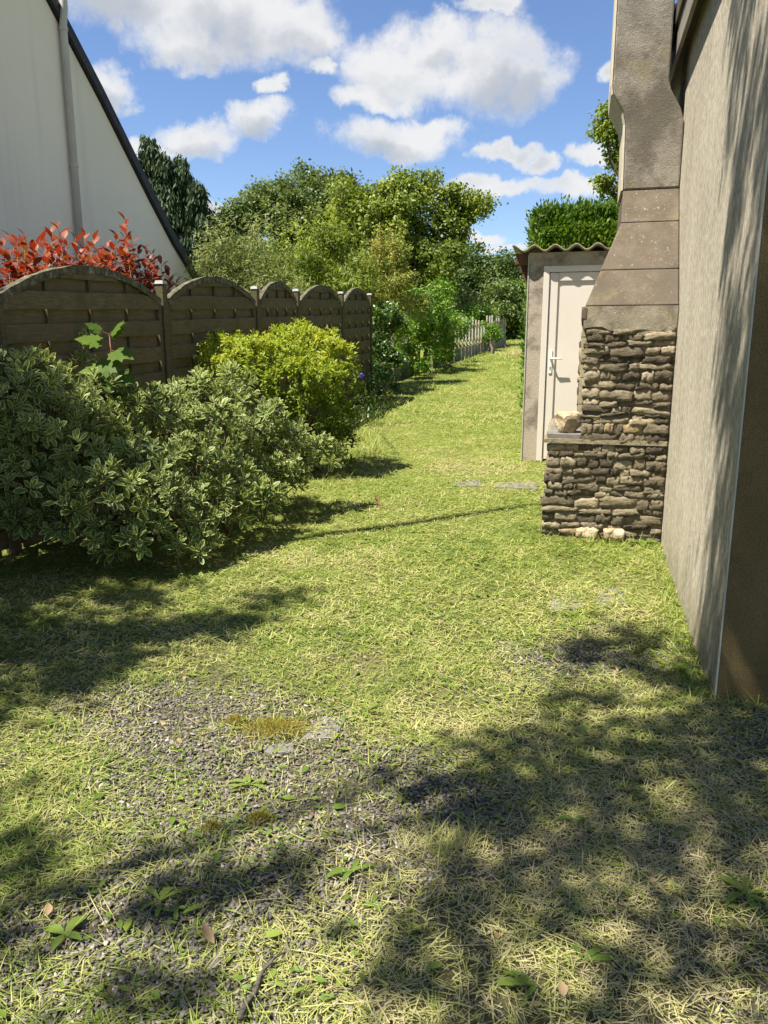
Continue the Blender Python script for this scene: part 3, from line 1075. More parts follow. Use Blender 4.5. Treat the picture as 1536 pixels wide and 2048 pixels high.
def foliage(rng, C, N, T, per, spread, size, tmpl=LEAF1, tf=LEAF1F, rand=.7, droop=0.0, aniso=(1, 1, .7), svar=.35, tvar=.12):
    n = len(C)
    pos = np.repeat(C, per, 0) + rng.normal(size=(n * per, 3)) * spread * np.array(aniso)
    nr = unit(np.repeat(N, per, 0) + np.array([0, 0, .35]) + rng.normal(size=(n * per, 3)) * rand)
    ax = unit(np.cross(nr, rng.normal(size=(n * per, 3))) + np.array([0, 0, -droop]))
    Mx = basis(ax, nr)
    s = size * rng.uniform(1 - svar, 1 + svar, n * per)
    V, Fq = scatter(tmpl, tf, pos, Mx, s)
    tint = np.clip(np.repeat(T, per) + rng.normal(0, tvar, n * per), 0, 1)
    return V, Fq, np.repeat(tint, len(tmpl))


def limbs(b, base, fork, lobes, r0, rg, sides=7, bend=.12):
    base, fork = np.array(base), np.array(fork)
    mid = (base + fork) / 2 + np.array([rg.uniform(-1, 1), rg.uniform(-1, 1), 0]) * bend
    b.tube([base + np.array([0, 0, -.3]), base + (fork - base) * .08, mid, fork], [r0 * 1.35, r0, r0 * .85, r0 * .7], sides)
    for lb in lobes:
        c = np.array(lb[0])
        st = fork - (fork - base) * rg.uniform(0, .22)
        L = np.linalg.norm(c - st)
        m1 = st + (c - st) * .35 + np.array([rg.uniform(-1, 1), rg.uniform(-1, 1), rg.uniform(0, 1)]) * L * .10
        m2 = st + (c - st) * .70 + np.array([rg.uniform(-1, 1), rg.uniform(-1, 1), rg.uniform(-.3, .8)]) * L * .10
        b.tube([st, m1, m2, c], [r0 * .48, r0 * .34, r0 * .2, r0 * .08], 5)
        for _ in range(5):
            d = np.array([rg.gauss(0, 1), rg.gauss(0, 1), rg.gauss(.3, .8)])
            d = d / np.linalg.norm(d) * lb[1] * .85
            b.tube([m2 + (c - m2) * rg.random(), c + d * .5 + np.array([0, 0, .05]), c + d], [r0 * .12, r0 * .08, r0 * .03], 4)


def lumpy(rng, lobes, k=5, f=.5):
    out_ = []
    for lb in lobes:
        c, r_ = np.array(lb[0]), lb[1]
        out_.append((c, r_ * .72))
        for d in unit(rng.normal(size=(k, 3)) + np.array([0, -.2, .25])):
            out_.append((c + d * r_ * .72, r_ * f * rng.uniform(.65, 1.15)))
    return out_


def tree(name, label, cat, base, lobes, mat, leaf, per_m2, per, spread, seed, r0=.16, fork=None, group=None, bark='bark', shoots=0, **kw):
    rng = np.random.default_rng(seed)
    rg = random.Random(seed)
    base = np.array(base, float)
    root = thing(name, label, cat, tuple(base), 0, group)
    top = max(l[0][2] for l in lobes)
    cen = np.mean([l[0] for l in lobes], 0)
    if fork is None:
        fork = base + (np.array([cen[0], cen[1], 0]) - np.array([base[0], base[1], 0])) * .5 + np.array([0, 0, (top - base[2]) * .42])
    b = MB()
    limbs(b, base, fork, lobes, r0, rg)
    b.build('trunk', M[bark], root, tuple(base), smooth=True)
    C, N, T = sub_clumps(rng, lumpy(rng, lobes), per_m2)
    if shoots:
        cs, ns, ts = [], [], []
        for _ in range(shoots):
            lb = lobes[rng.integers(0, len(lobes))]
            p = np.array(lb[0]) + np.array([rng.normal(0, .5), rng.normal(0, .3), .75]) * lb[1]
            d = unit(np.array([rng.normal(0, .22), rng.normal(0, .22), 1.0]))
            for q in np.linspace(0, 1, 9):
                cs.append(p + d * q * lb[1] * rng.uniform(.9, 1.0) * 1.1)
                ns.append(d)
                ts.append(rng.normal(.75, .12))
        V2, F2, t2 = foliage(rng, np.array(cs), np.array(ns), np.array(ts), 3, spread * .35, leaf, **kw)
    V, Fq, ti = foliage(rng, C, N, T, per, spread, leaf, **kw)
    if shoots:
        V, Fq = join([(V, Fq), (V2, F2)])
        ti = np.concatenate([ti, t2])
    o = link('crown', mesh_np('crown', V - base, Fq, {'tint': ti}), M[mat], root)
    o['kind'] = 'stuff'
    return root


def P(*l):
    """lobes given as (picture x, y, distance, radius[, vertical radius])"""
    return [(at(a, b_, c), *rest) for (a, b_, c, *rest) in l]


def gpt(px, Y):
    p = at(px, 700, Y)
    return (p[0], Y, float(gz(Y)))


# ------------------------------------------------------------------ far trees
tree('oak_tree', 'dark grey-green rounded tree left of the yellowish oaks', 'tree', gpt(520, 35),
     P((475, 458, 35, 1.25), (520, 423, 35, 1.2), (562, 403, 35, 1.1), (470, 528, 34, 1.3), (540, 488, 34, 1.5), (600, 458, 34.5, 1.3), (500, 578, 34, 1.5), (590, 548, 34, 1.5)),
     'oak_dark', .145, 3.3, 38, .185, 101, .2)
tree('oak_tree', 'tall dark tree whose crown rises in the middle of the tree line', 'tree', gpt(650, 37),
     P((635, 376, 37, 1.05), (668, 374, 37, .9), (705, 396, 37, 1.0), (625, 434, 36.5, 1.3), (690, 444, 36, 1.5), (740, 424, 37, 1.0), (650, 504, 36, 1.7), (720, 514, 36, 1.5)),
     'oak_dark', .145, 3.3, 38, .185, 102, .22)
tree('oak_tree', 'yellow-green oak with long limbs reaching right against the sky', 'tree', gpt(830, 32),
     P((800, 370, 32, .85), (838, 370, 32, .75), (770, 403, 32, 1.0), (690, 418, 31.5, .95), (735, 438, 31.5, 1.1), (825, 418, 31.5, 1.1), (880, 410, 32, .85), (925, 403, 32, .72), (958, 410, 32, .5),
       (905, 443, 32, .8), (945, 430, 32, .55), (790, 468, 31.5, 1.2), (860, 473, 31.5, 1.1), (905, 488, 32, .75), (830, 518, 31, 1.2), (890, 533, 31, .95), (770, 523, 31, 1.2)),
     'oak', .13, 3.9, 36, .155, 103, .24)
tree('oak_tree', 'rounded green oak low at the end of the lawn behind the fence posts', 'tree', gpt(930, 44),
     P((910, 545, 44, 1.3), (950, 535, 44, 1.3), (985, 560, 44, 1.2), (1015, 545, 45, 1.3), (1040, 560, 45, 1.3), (900, 590, 43, 1.5), (960, 600, 43, 1.5), (1020, 600, 44, 1.6), (1060, 590, 45, 1.4)),
     'dark', .16, 3.6, 34, .22, 104, .2)
tree('oak_tree', 'oak branch crown showing beside the flue above the clipped hedge', 'tree', gpt(1300, 24),
     P((1215, 240, 24, .42), (1225, 285, 24, .45), (1205, 262, 24, .28), (1235, 330, 24, .38), (1270, 250, 24, .7), (1320, 220, 24.5, 1.1), (1300, 320, 24.5, 1.0), (1215, 380, 25, .4), (1260, 390, 25, .6), (1380, 280, 25, 1.4), (1420, 180, 25, 1.3)),
     'oak', .11, 9.0, 26, .12, 105, .2)
tree('hedgerow_tree', 'dark tree in the gap between the oaks and the shrubs', 'tree', gpt(800, 40),
     P((760, 560, 40, 1.6), (820, 560, 40, 1.5), (700, 560, 40, 1.6), (860, 580, 39, 1.3), (640, 580, 40, 1.6), (570, 590, 40, 1.6)),
     'dark', .18, 2.6, 30, .25, 106, .2)
tree('hedgerow_tree', 'grey-green willow-like bush left of the low oak at the lawn end', 'tree', gpt(890, 33),
     P((875, 600, 33, .8), (905, 590, 33, .8), (930, 620, 32, .7), (960, 640, 35, .7), (860, 640, 31, .8)),
     'buddleia', .12, 4.0, 34, .18, 107, .08)

# the weeping conifer behind the gable house
rng = np.random.default_rng(31)
cb = np.array(gpt(350, 22))
con = thing('cypress_tree', 'tall dark weeping cypress behind the cream house', 'tree', tuple(cb))
b = MB()
sp_pos, sp_dir, sp_t = [], [], []
for (px, py, rad, hb_) in ((297, 282, 1.15, .75), (362, 318, 1.0, .7), (330, 312, .95, .7), (398, 372, .75, .6), (270, 360, 1.2, .6)):
    tip = at(px, py, 22 + rng.uniform(-.5, .5))
    foot = np.array([tip[0] * .9 + cb[0] * .1, tip[1], cb[2]])
    H = tip[2] - foot[2]
    b.tube([foot + np.array([0, 0, -.2]), foot + (tip - foot) * .5, tip], [.16, .09, .015], 7)
    nb = 125
    for k in range(nb):
        t = 1 - (k + rng.random()) / nb * .97
        rr_ = rad * min(1.0, (1 - t) * 1.9) ** 1.0 * rng.uniform(.55, 1.3) + .07
        a = rng.uniform(0, 2 * math.pi)
        st = foot + (tip - foot) * t
        out = np.array([math.cos(a), math.sin(a), 0])
        L = rr_
        m_ = 7
        tt = np.linspace(.25, 1, m_)
        tb = rng.normal(.45, .22)
        for s in tt:
            p = st + out * L * s + np.array([0, 0, L * (.28 * s - .62 * s * s)])
            sp_pos.append(p)
            sp_dir.append(unit(out * .5 + np.array([0, 0, -.55 - .7 * s])))
            sp_t.append(tb)
b.build('trunk', M['bark'], con, tuple(cb), smooth=True)
SP, SD, ST = np.array(sp_pos), np.array(sp_dir), np.array(sp_t)
per = 15
n = len(SP)
pos = np.repeat(SP, per, 0) + rng.normal(size=(n * per, 3)) * .075
ax = unit(np.repeat(SD, per, 0) + np.array([0, 0, -.5]) + rng.normal(size=(n * per, 3)) * .35)
V, Fq = scatter(LEAF1 * np.array([.42, 1, 1]), LEAF1F, pos, basis(ax, rdir(rng, n * per)), rng.uniform(.10, .24, n * per))
o = link('crown', mesh_np('crown', V - cb, Fq, {'tint': np.repeat(np.clip(np.repeat(ST, per) + rng.normal(0, .13, n * per), 0, 1), 4)}), M['conifer'], con)
o['kind'] = 'stuff'

# clipped conifer hedge behind the shed
rng = np.random.default_rng(41)
HEDX0, HEDX1, HEDY0, HEDY1 = -1.36, 2.6, 9.6, 22.0
hb0 = frame(0, HEDY0)
hedge = thing('clipped_hedge', 'tall clipped bright green conifer hedge behind the shed', 'hedge', (hb0[0], hb0[1], float(gz(hb0[1]))), HROT)
hz0, hz1 = float(gz(frame(0, HEDY0)[1])), 3.43


def hedge_face(n, fn):
    return fn(rng.random(n), rng.random(n))


pts, nrm = [], []
n = 9000
u, v = rng.random(n), rng.random(n)
bul = .10 * (fbm(u * 6, v * 5, 1.0, 3) - .5)
pts.append(np.stack([HEDX0 + u * (HEDX1 - HEDX0), HEDY0 + bul + rng.normal(0, .05, n) + .12 * (v > .93), hz0 - .05 + v * (hz1 - hz0 + .05)], -1))
nrm.append(np.tile([0, -1, .25], (n, 1)))
n = 5000
u, v = rng.random(n) ** 1.6, rng.random(n)
pts.append(np.stack([HEDX0 + rng.normal(0, .06, n), HEDY0 + u * (HEDY1 - HEDY0), hz0 + v * (hz1 - hz0)], -1))
nrm.append(np.tile([-1, 0, .25], (n, 1)))
n = 5000
u, v = rng.random(n), rng.random(n) ** 1.6
pts.append(np.stack([HEDX0 + u * (HEDX1 - HEDX0), HEDY0 + v * (HEDY1 - HEDY0), hz1 + rng.normal(0, .05, n) + .05 * (fbm(u * 9, v * 9) - .5)], -1))
nrm.append(np.tile([0, -.2, 1], (n, 1)))
PT, NR = np.concatenate(pts), unit(np.concatenate(nrm))
per = 9
n = len(PT)
clt = np.clip(.25 + .55 * fbm(PT[:, 0] * 2 + PT[:, 1], PT[:, 2] * 2.4, 1.6, 5) + rng.normal(0, .10, n), 0, 1)
pos = np.repeat(PT, per, 0) + rng.normal(size=(n * per, 3)) * .045
ax = unit(np.repeat(NR, per, 0) * .9 + np.array([.25, 0, .55]) + rng.normal(size=(n * per, 3)) * .5)
V, Fq = scatter(LEAF1 * np.array([.62, 1, 1]), LEAF1F, pos, basis(ax, rdir(rng, n * per)), rng.uniform(.04, .10, n * per))
o = link('foliage', mesh_np('foliage', V - np.array([0, HEDY0, hz0]), Fq, {'tint': np.repeat(np.clip(np.repeat(clt, per) + rng.normal(0, .1, n * per), 0, 1), 4)}), M['thuja'], hedge)
o['kind'] = 'stuff'
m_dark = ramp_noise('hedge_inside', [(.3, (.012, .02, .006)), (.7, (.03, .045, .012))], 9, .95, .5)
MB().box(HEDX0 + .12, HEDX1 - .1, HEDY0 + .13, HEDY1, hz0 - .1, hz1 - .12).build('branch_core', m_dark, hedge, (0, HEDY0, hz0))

# ------------------------------------------------------------------ shrubs beyond the fence
LL, LLF, LLE = long_leaf(.30, 2, .12, .3)


def shrub(name, label, cat, base, lobes, mat, leaf, per_m2, per, spread, seed, width=.30, r0=.05, **kw):
    T, TF, _ = long_leaf(width, 2, .15, .3)
    return tree(name, label, cat, base, lobes, mat, leaf, per_m2, per, spread, seed, r0=r0, bark='stem', tmpl=T, tf=TF, **kw)


shrub('laurel_shrub', 'bright green dome-shaped laurel rising behind the arched panels', 'shrub', gpt(640, 15.5),
      P((640, 510, 15.5, .55), (600, 530, 15.5, .5), (680, 515, 15.5, .5), (650, 485, 15.5, .35), (570, 560, 15, .5), (700, 560, 15.2, .5), (630, 575, 15, .6), (690, 610, 15, .6), (590, 620, 14.6, .6)),
      'laurel', .095, 22, 12, .07, 201, .27, droop=-.5, shoots=26)
shrub('buddleia_shrub', 'grey-green loose shrub with slender shoots next to the house eave', 'shrub', gpt(480, 13),
      P((420, 535, 13, .32), (460, 520, 13, .35), (500, 520, 13, .38), (545, 545, 13, .4), (440, 570, 12.8, .35), (500, 575, 12.8, .45), (560, 590, 12.6, .4), (400, 550, 13, .25)),
      'buddleia', .085, 22, 10, .08, 202, .2, droop=-.2, shoots=34)
shrub('bronze_shrub', 'shrub with yellow and bronze new leaves at the fence end', 'shrub', gpt(770, 16.6),
      P((760, 520, 16.6, .35), (790, 500, 16.6, .25), (745, 560, 16.5, .45), (795, 560, 16.5, .45), (770, 600, 16.3, .5), (820, 610, 16.6, .4), (740, 610, 16.2, .4)),
      'bronze', .085, 24, 12, .075, 203, .3, shoots=14)
shrub('vine_shrub', 'fresh green climbing shrub over the thin fence posts', 'shrub', gpt(850, 19.5),
      P((840, 640, 19, .42), (870, 620, 19.5, .42), (885, 660, 20, .40), (850, 690, 19.2, .4), (820, 600, 18.6, .35), (875, 700, 20, .35), (880, 590, 20, .35), (800, 655, 17.7, .32), (808, 705, 17.9, .28), (838, 735, 18.6, .24), (895, 690, 20.6, .3), (905, 640, 21.5, .35), (925, 660, 23, .3)),
      'vine', .10, 20, 12, .08, 204, .4)
shrub('ivy_growth', 'dark green ivy hanging over the end of the wooden fence', 'climber', gpt(768, 14.4),
      P((752, 640, 14.5, .22), (762, 680, 14.5, .26), (770, 720, 14.5, .3), (780, 640, 15, .3), (755, 740, 14, .25)),
      'ivy', .065, 45, 12, .06, 205, .6)
shrub('low_shrub', 'low dark weeds at the foot of the last fence panel', 'shrub', gpt(765, 13.4),
      P((745, 775, 13, .2), (765, 760, 13.6, .2), (735, 800, 12, .18), (780, 770, 15, .2)),
      'ivy', .06, 60, 12, .05, 206, .35)
shrub('garden_shrub', 'rounded yellowish shrub behind the lichened pickets', 'shrub', gpt(950, 29),
      P((935, 636, 31, .55), (962, 640, 32, .55), (910, 650, 30, .5)), 'vine', .13, 20, 14, .12, 207, .35)
shrub('garden_shrub', 'dark bushes closing the lawn where it meets the tree line', 'shrub', gpt(1010, 40),
      P((960, 640, 40, .9), (1000, 640, 40, .9), (1035, 640, 41, 1.0), (1020, 600, 41, .9), (1055, 660, 40, .8), (900, 640, 38, .9)), 'dark', .2, 8, 22, .22, 208, .5)
shrub('garden_shrub', 'small leafy shrub with a yellow patch among the pickets', 'shrub', gpt(985, 27),
      P((962, 680, 28.5, .28), (978, 660, 29, .35), (990, 668, 31, .3)), 'vine', .1, 40, 12, .09, 209, .4)
shrub('garden_shrub', 'leafy plant spilling over the picket fence base', 'shrub', gpt(905, 21),
      P((890, 715, 21, .22), (888, 745, 20, .16)), 'vine', .09, 60, 12, .07, 210, .35)

shrub('garden_shrub', 'mixed green bushes between the bronze shrub and the picket fence', 'shrub', gpt(860, 25),
      P((790, 640, 22, .6), (830, 630, 24, .7), (770, 690, 20, .5), (860, 660, 25, .6), (880, 620, 27, .8), (730, 650, 20, .7)), 'dark', .12, 14, 14, .13, 211, .4)
rng = np.random.default_rng(57)
nb_ = 260
bx, by = rng.uniform(-45, 45, nb_), rng.uniform(50, 62, nb_)
lobes_ = [((x, y, float(gz(y)) + rng.uniform(.3, 4.2)), rng.uniform(1.2, 2.2)) for x, y in zip(bx, by)]
C, N, T = sub_clumps(rng, lobes_, 1.1)
V, Fq, ti = foliage(rng, C, N, T, 22, .45, .42)
fw = link('far_woodland', mesh_np('far_woodland', V, Fq, {'tint': ti}), M['dark'])
tag(fw, 'far belt of woodland closing the view behind the gardens', 'woodland', kind='stuff')

# foxglove-like slender shoots of the buddleia
rng = np.random.default_rng(55)

# ------------------------------------------------------------------ concrete garden fence and picket fence
cf_o = fence_pt(0, 0, 0)
LY = lambda Y: (Y - FP[1]) / DV[1]
cfn = thing('concrete_fence', 'thin concrete post fence with low base plates past the wooden panels', 'fence', tuple(fence_pt(LY(17.0), 1.05, float(gz(17.0)))), HROT)
# line of the old fence: through two points read on the ground
pA, pB = on_ground(785, 762), on_ground(1008, 691)
cfn.location = tuple(pA)
dAB = pB - pA
LEN = math.hypot(dAB[0], dAB[1])
ANG2 = -math.atan2(dAB[0], dAB[1])
cfn.rotation_euler = (0, 0, ANG2)
for k in range(3):
    y = k * 1.15
    z = float(gz(pA[1] + y * .96)) - pA[2]
    MB().box(-.035, .035, y - .03, y + .03, z - .3, z + 1.55).build('post', M['fconc'], cfn, bevel=.004)
    if k < 2:
        MB().box(-.018, .018, y + .04, y + 1.11, z - .1, z + .40).build('base_plate', M['fconc'], cfn)
for k, hz_ in enumerate((.7, 1.0, 1.3)):
    zz2 = float(gz(pA[1] + 2.3 * .96)) - pA[2]
    MB().tube([(.04, 0, hz_), (.04, 2.3, hz_ + zz2)], [.004, .004], 5).build('wire', M['wire'], cfn)
pst = 3.9
pf0 = pA + dAB / LEN * pst
pf0[2] = float(gz(pf0[1]))
pkf = thing('picket_fence', 'old pale picket fence with orange lichen along the lawn edge', 'fence', tuple(pf0), ANG2)
prr = random.Random(77)
npk = 24
for k in range(npk):
    y = k * .56 + prr.uniform(-.03, .03)
    z = float(gz(pf0[1] + y * .96)) - pf0[2]
    h = prr.uniform(1.12, 1.3)
    if k in (13, 14, 18, 21):
        h *= .75
    MB().box(-.025, .025, y - .05, y + .05, z + .36, z + h).build('picket', M['picket'], pkf, bevel=.006)
    MB().box(-.03, .03, y - .245, y + .245, z - .15, z + .34).build('base_plate', M['fconc'], pkf)
zz3 = float(gz(pf0[1] + npk * .56 * .96)) - pf0[2]
for hz_ in (.55, 1.0):
    MB().tube([(-.03, -.2, hz_), (-.03, npk * .56, hz_ + zz3)], [.012, .012], 6).build('rail', M['wire'], pkf)

# ------------------------------------------------------------------ red photinia behind the fence
rng = np.random.default_rng(61)
PH, PHF, PHE = long_leaf(.50, 4, .25, .22)
ph0 = fence_pt(1.1, -.55)
ph0[2] = float(gz(ph0[1]))
phot = thing('photinia_shrub', 'red-leaved photinia showing above the first arched panel', 'shrub', tuple(ph0))
tips = [(-60, 500), (-25, 485), (4, 492), (28, 482), (48, 468), (66, 500), (84, 478), (100, 462), (116, 447), (130, 480), (150, 474), (168, 470), (188, 478), (200, 500), (214, 492), (232, 470),
        (250, 438), (262, 478), (276, 500), (292, 492), (306, 506), (322, 520), (338, 560), (20, 520), (60, 520), (110, 500), (160, 505), (180, 520), (240, 505), (270, 530), (290, 535), (312, 545), (352, 565), (40, 545), (-10, 540), (90, 525), (140, 520), (210, 525), (255, 525), (300, 560), (-45, 530), (75, 545), (125, 530), (225, 540)]
tips += [(a + random.Random(a + 7).randint(-16, 16), b_ + 8 + random.Random(a + 3).randint(0, 26)) for a, b_ in tips]
tips += [(a + random.Random(a).randint(-14, 14), b_ + 22 + random.Random(a + 1).randint(0, 30)) for a, b_ in tips]
lp, la, ln, lt = [], [], [], []
sb = MB()
for i, (px, py) in enumerate(tips):
    off = -.35 - .5 * rng.random()
    # distance where the ray meets a line behind the fence
    u = (px - 768) / F_PX
    Yh = None
    q0 = FP + RV * off
    Yh = (q0[0] - q0[1] * DV[0] / DV[1]) / (u / 1.01 - DV[0] / DV[1])
    tip = at(px, py, Yh)
    root = np.array([tip[0] + rng.normal(0, .12), tip[1] + rng.normal(0, .12), gz(tip[1])])
    mid = (tip + root) / 2 + rng.normal(size=3) * .05
    sb.tube([root, mid, tip], [.010, .006, .002], 5)
    nl = 36
    for k in range(nl):
        t = 1 - k * .016 - .004
        p = root + (tip - root) * t
        a = k * 2.4 + i
        spread = .55 + 1.0 * min(k / 8, 1)
        d = np.array([math.cos(a) * spread, math.sin(a) * spread, 1.0 - .65 * min(k / 10, 1)])
        d = d + rng.normal(size=3) * .15
        lp.append(p)
        la.append(d)
        ln.append(np.array([-math.cos(a), -math.sin(a), .9]) + rng.normal(size=3) * .25)
        lt.append(np.clip(rng.normal(.66 - .40 * max(0, (k - 11)) / 12, .22), 0, 1))
LP, LA, LN, LT = map(np.array, (lp, la, ln, lt))
LS = rng.uniform(.055, .125, len(LP))
Mx = basis(LA, LN)
sb.build('stems', M['redstem'], phot, tuple(ph0), smooth=True)
order = np.argsort(-LP[:, 2])
own, rest = order[:300], order[300:]


def leaf_parts(parent, origin, T, TF, E, sel, pos, Mx, S, tint, mat, nvar=8):
    variants = []
    for k in range(nvar):
        tv = (k + .5) / nvar
        V = T.copy()
        V[:, 2] += .10 * (k % 3 - 1) * V[:, 1] ** 2
        variants.append(mesh_np('leaf', V, TF, {'tint': np.full(len(T), tv), 'edge': E}, smooth=True))
        variants[-1].materials.append(mat)
    for i in sel:
        v = variants[min(nvar - 1, int(tint[i] * nvar))]
        o = bpy.data.objects.new('leaf', v)
        o.parent = parent
        m4 = Matrix.Identity(4)
        for r in range(3):
            for c in range(3):
                m4[r][c] = float(Mx[i][r, c] * S[i])
            m4[r][3] = float(pos[i][r] - origin[r])
        o.matrix_local = m4
        COL.objects.link(o)


def leaf_mass(parent, origin, T, TF, E, sel, pos, Mx, S, tint, mat, name='foliage'):
    V, Fq = scatter(T, TF, pos[sel], Mx[sel], S[sel])
    k = len(sel)
    o = link(name, mesh_np(name, V - origin, Fq, {'tint': np.repeat(tint[sel], len(T)), 'edge': np.tile(E, k)}, smooth=True), mat, parent)
    o['kind'] = 'stuff'
    return o


leaf_parts(phot, ph0, PH, PHF, PHE, own, LP, Mx, LS, LT, M['red'])
leaf_mass(phot, ph0, PH, PHF, PHE, rest, LP, Mx, LS, LT, M['red'])

# ------------------------------------------------------------------ variegated shrub in front
rng = np.random.default_rng(71)
obov = lambda t: (math.sin(math.pi * min(max(t, 0.015), .985) ** 1.35)) ** .75
VL, VLF, VLE = long_leaf(.44, 5, .10, .25, obov)
vb0 = np.array([-1.75, 5.2, float(gz(5.2))])
var = thing('variegated_shrub', 'large spreading shrub with cream-edged green leaves in front of the fence', 'shrub', tuple(vb0))
vl = P((-110, 830, 4.5, .42), (-30, 800, 4.6, .34), (40, 800, 4.8, .34), (110, 800, 5.0, .30), (60, 850, 4.7, .34), (195, 850, 5.5, .28), (150, 710, 5.75, .13), (172, 672, 5.75, .07), (125, 740, 5.6, .18), (240, 890, 5.3, .32), (330, 870, 5.5, .29), (310, 800, 5.8, .15), (410, 800, 5.9, .28), (460, 780, 6.1, .24),
       (440, 850, 5.7, .32), (520, 850, 5.95, .28), (570, 880, 6.0, .26), (630, 900, 6.1, .20), (665, 895, 6.15, .10), (560, 930, 5.8, .22),
       (-200, 900, 4.9, .45), (-150, 980, 4.6, .36), (-50, 1010, 4.45, .22), (-60, 930, 4.75, .34), (60, 910, 4.75, .36), (170, 920, 4.85, .36), (290, 930, 4.9, .34), (390, 930, 5.1, .30), (460, 950, 5.25, .24),
       (40, 990, 4.55, .20), (130, 1000, 4.5, .20), (230, 985, 4.5, .24), (330, 1000, 4.65, .22), (300, 1065, 4.52, .16), (270, 1085, 4.5, .12), (350, 1085, 4.55, .12), (420, 1000, 4.85, .18), (25, 722, 4.9, .13), (75, 735, 5.0, .14), (-40, 720, 4.7, .16), (150, 850, 4.9, .28), (20, 960, 4.5, .26), (90, 1010, 4.5, .16), (185, 1055, 4.52, .15), (230, 1090, 4.5, .12), (120, 1045, 4.5, .14), (400, 1060, 4.7, .14), (385, 1100, 4.6, .10), (200, 815, 5.15, .25), (265, 825, 5.35, .24), (325, 815, 5.55, .20), (30, 1040, 4.45, .14), (470, 1010, 5.0, .14), (530, 985, 5.4, .14), (590, 955, 5.8, .13), (-100, 1000, 4.3, .3))
C, N, T = sub_clumps(rng, vl, 66, (.55, 1.06), .35)
keep = C[:, 2] > gz(C[:, 1]) + .06
C, N, T = C[keep], N[keep], T[keep]
# no rosettes deep inside neighbouring lobes
inside = np.zeros(len(C), bool)
for lb in vl:
    inside |= (np.linalg.norm((C - lb[0]) / np.array([1, 1, .85]), axis=1) < lb[1] * .60)
C, N, T = C[~inside], N[~inside], T[~inside]
keepf = C[:, 0] > (FP[0] + (C[:, 1] - FP[1]) * DV[0] / DV[1] + .06)
C, N, T = C[keepf], N[keepf], T[keepf]
lp, la, ln, lt, ls = [], [], [], [], []
sb = MB()
for i in range(len(C)):
    axd = unit(N[i] + np.array([0, 0, .55]) + rng.normal(size=3) * .25)
    e1 = unit(np.cross(axd, rng.normal(size=3)))
    e2 = np.cross(axd, e1)
    nl = rng.integers(8, 13)
    sz = rng.uniform(.036, .086)
    for k in range(nl):
        a = k * 2.39996 + rng.normal() * .15
        t = k / nl
        sp = .25 + 1.35 * t
        rad = e1 * math.cos(a) + e2 * math.sin(a)
        lp.append(C[i] - axd * .075 * t + rad * .005)
        la.append(axd * math.cos(sp) + rad * math.sin(sp))
        ln.append(axd * math.sin(sp) - rad * math.cos(sp) + rng.normal(size=3) * .18)
        lt.append(np.clip(T[i] + .15 * (1 - t) - .05 + rng.normal(0, .12), 0, 1))
        ls.append(sz * (.62 + .45 * min(1, t * 2.2)) * rng.uniform(.9, 1.1))
    if i % 5 == 0:
        low = C[i] - axd * rng.uniform(.15, .3) - np.array([0, 0, .05])
        low[2] = max(low[2], float(gz(low[1])) + .05)
        sb.tube([low, C[i] - axd * .07, C[i]], [.005, .003, .002], 4, cap=False)
# main stems
for k in range(16):
    c = vl[rng.integers(0, len(vl))][0]
    c = vb0 + (c - vb0) * .7
    st = np.array([vb0[0] + rng.normal(0, .25), vb0[1] + rng.normal(0, .2), gz(vb0[1]) - .05])
    sb.tube([st, st + (c - st) * .5 + np.array([0, 0, .12]), c], [.022, .014, .006], 6)
sb.build('stems', M['stem'], var, tuple(vb0), smooth=True)
LP, LA, LN, LT, LS = map(np.array, (lp, la, ln, lt, ls))
Mx = basis(LA, LN)
ahead = unit(np.array([0, 0, EYE]) - LP)
score = LS / np.linalg.norm(LP - np.array([0, 0, EYE]), axis=1) * (.25 + np.abs(np.einsum('ij,ij->i', Mx[:, :, 2], ahead)))
vis = (np.abs(LP[:, 0] / LP[:, 1]) < .50)
nearlobe = np.min(np.stack([np.linalg.norm(LP - lb[0] - unit(np.array([0, 0, EYE]) - lb[0]) * lb[1], axis=1) for lb in vl]), 0)
score = score * vis * np.exp(-nearlobe * 4)
order = np.argsort(-score)
leaf_parts(var, vb0, VL, VLF, VLE, order[:300], LP, Mx, LS, LT, M['varieg'])
leaf_mass(var, vb0, VL, VLF, VLE, order[300:], LP, Mx, LS, LT, M['varieg'])
print('variegated leaves', len(LP))

# tall loose shoot of the same shrub against the fence is part of its mass; the maple sapling stands inside it
rng = np.random.default_rng(81)
half = [(0, 0), (.10, -.05), (.32, -.10), (.40, .02), (.62, .12), (.50, .22), (.66, .40), (.44, .40), (.38, .50), (.42, .72), (.24, .66), (.14, .80), (0, 1.0)]
out = half + [(-x, y) for x, y in half[-2:0:-1]]
mv = [(0, .32, .0)] + [(x, y, -.10 * (x * x + (y - .3) ** 2) + .03 * math.sin(9 * x)) for x, y in out]
mf = [(0, 1 + i, 1 + (i + 1) % len(out)) for i in range(len(out))]
sx = at(218, 700, 5.25)
sap0 = np.array([sx[0], sx[1], float(gz(sx[1]))])
sap = thing('maple_sapling', 'young maple sapling with lobed green leaves rising from the variegated shrub', 'sapling', tuple(sap0))
top = at(219, 668, 5.25)
b = MB()
b.tube([sap0 + np.array([0, 0, -.05]), (sap0 + top) / 2, top], [.008, .0065, .003], 6)
b.build('stem', M['redstem'], sap, tuple(sap0), smooth=True)
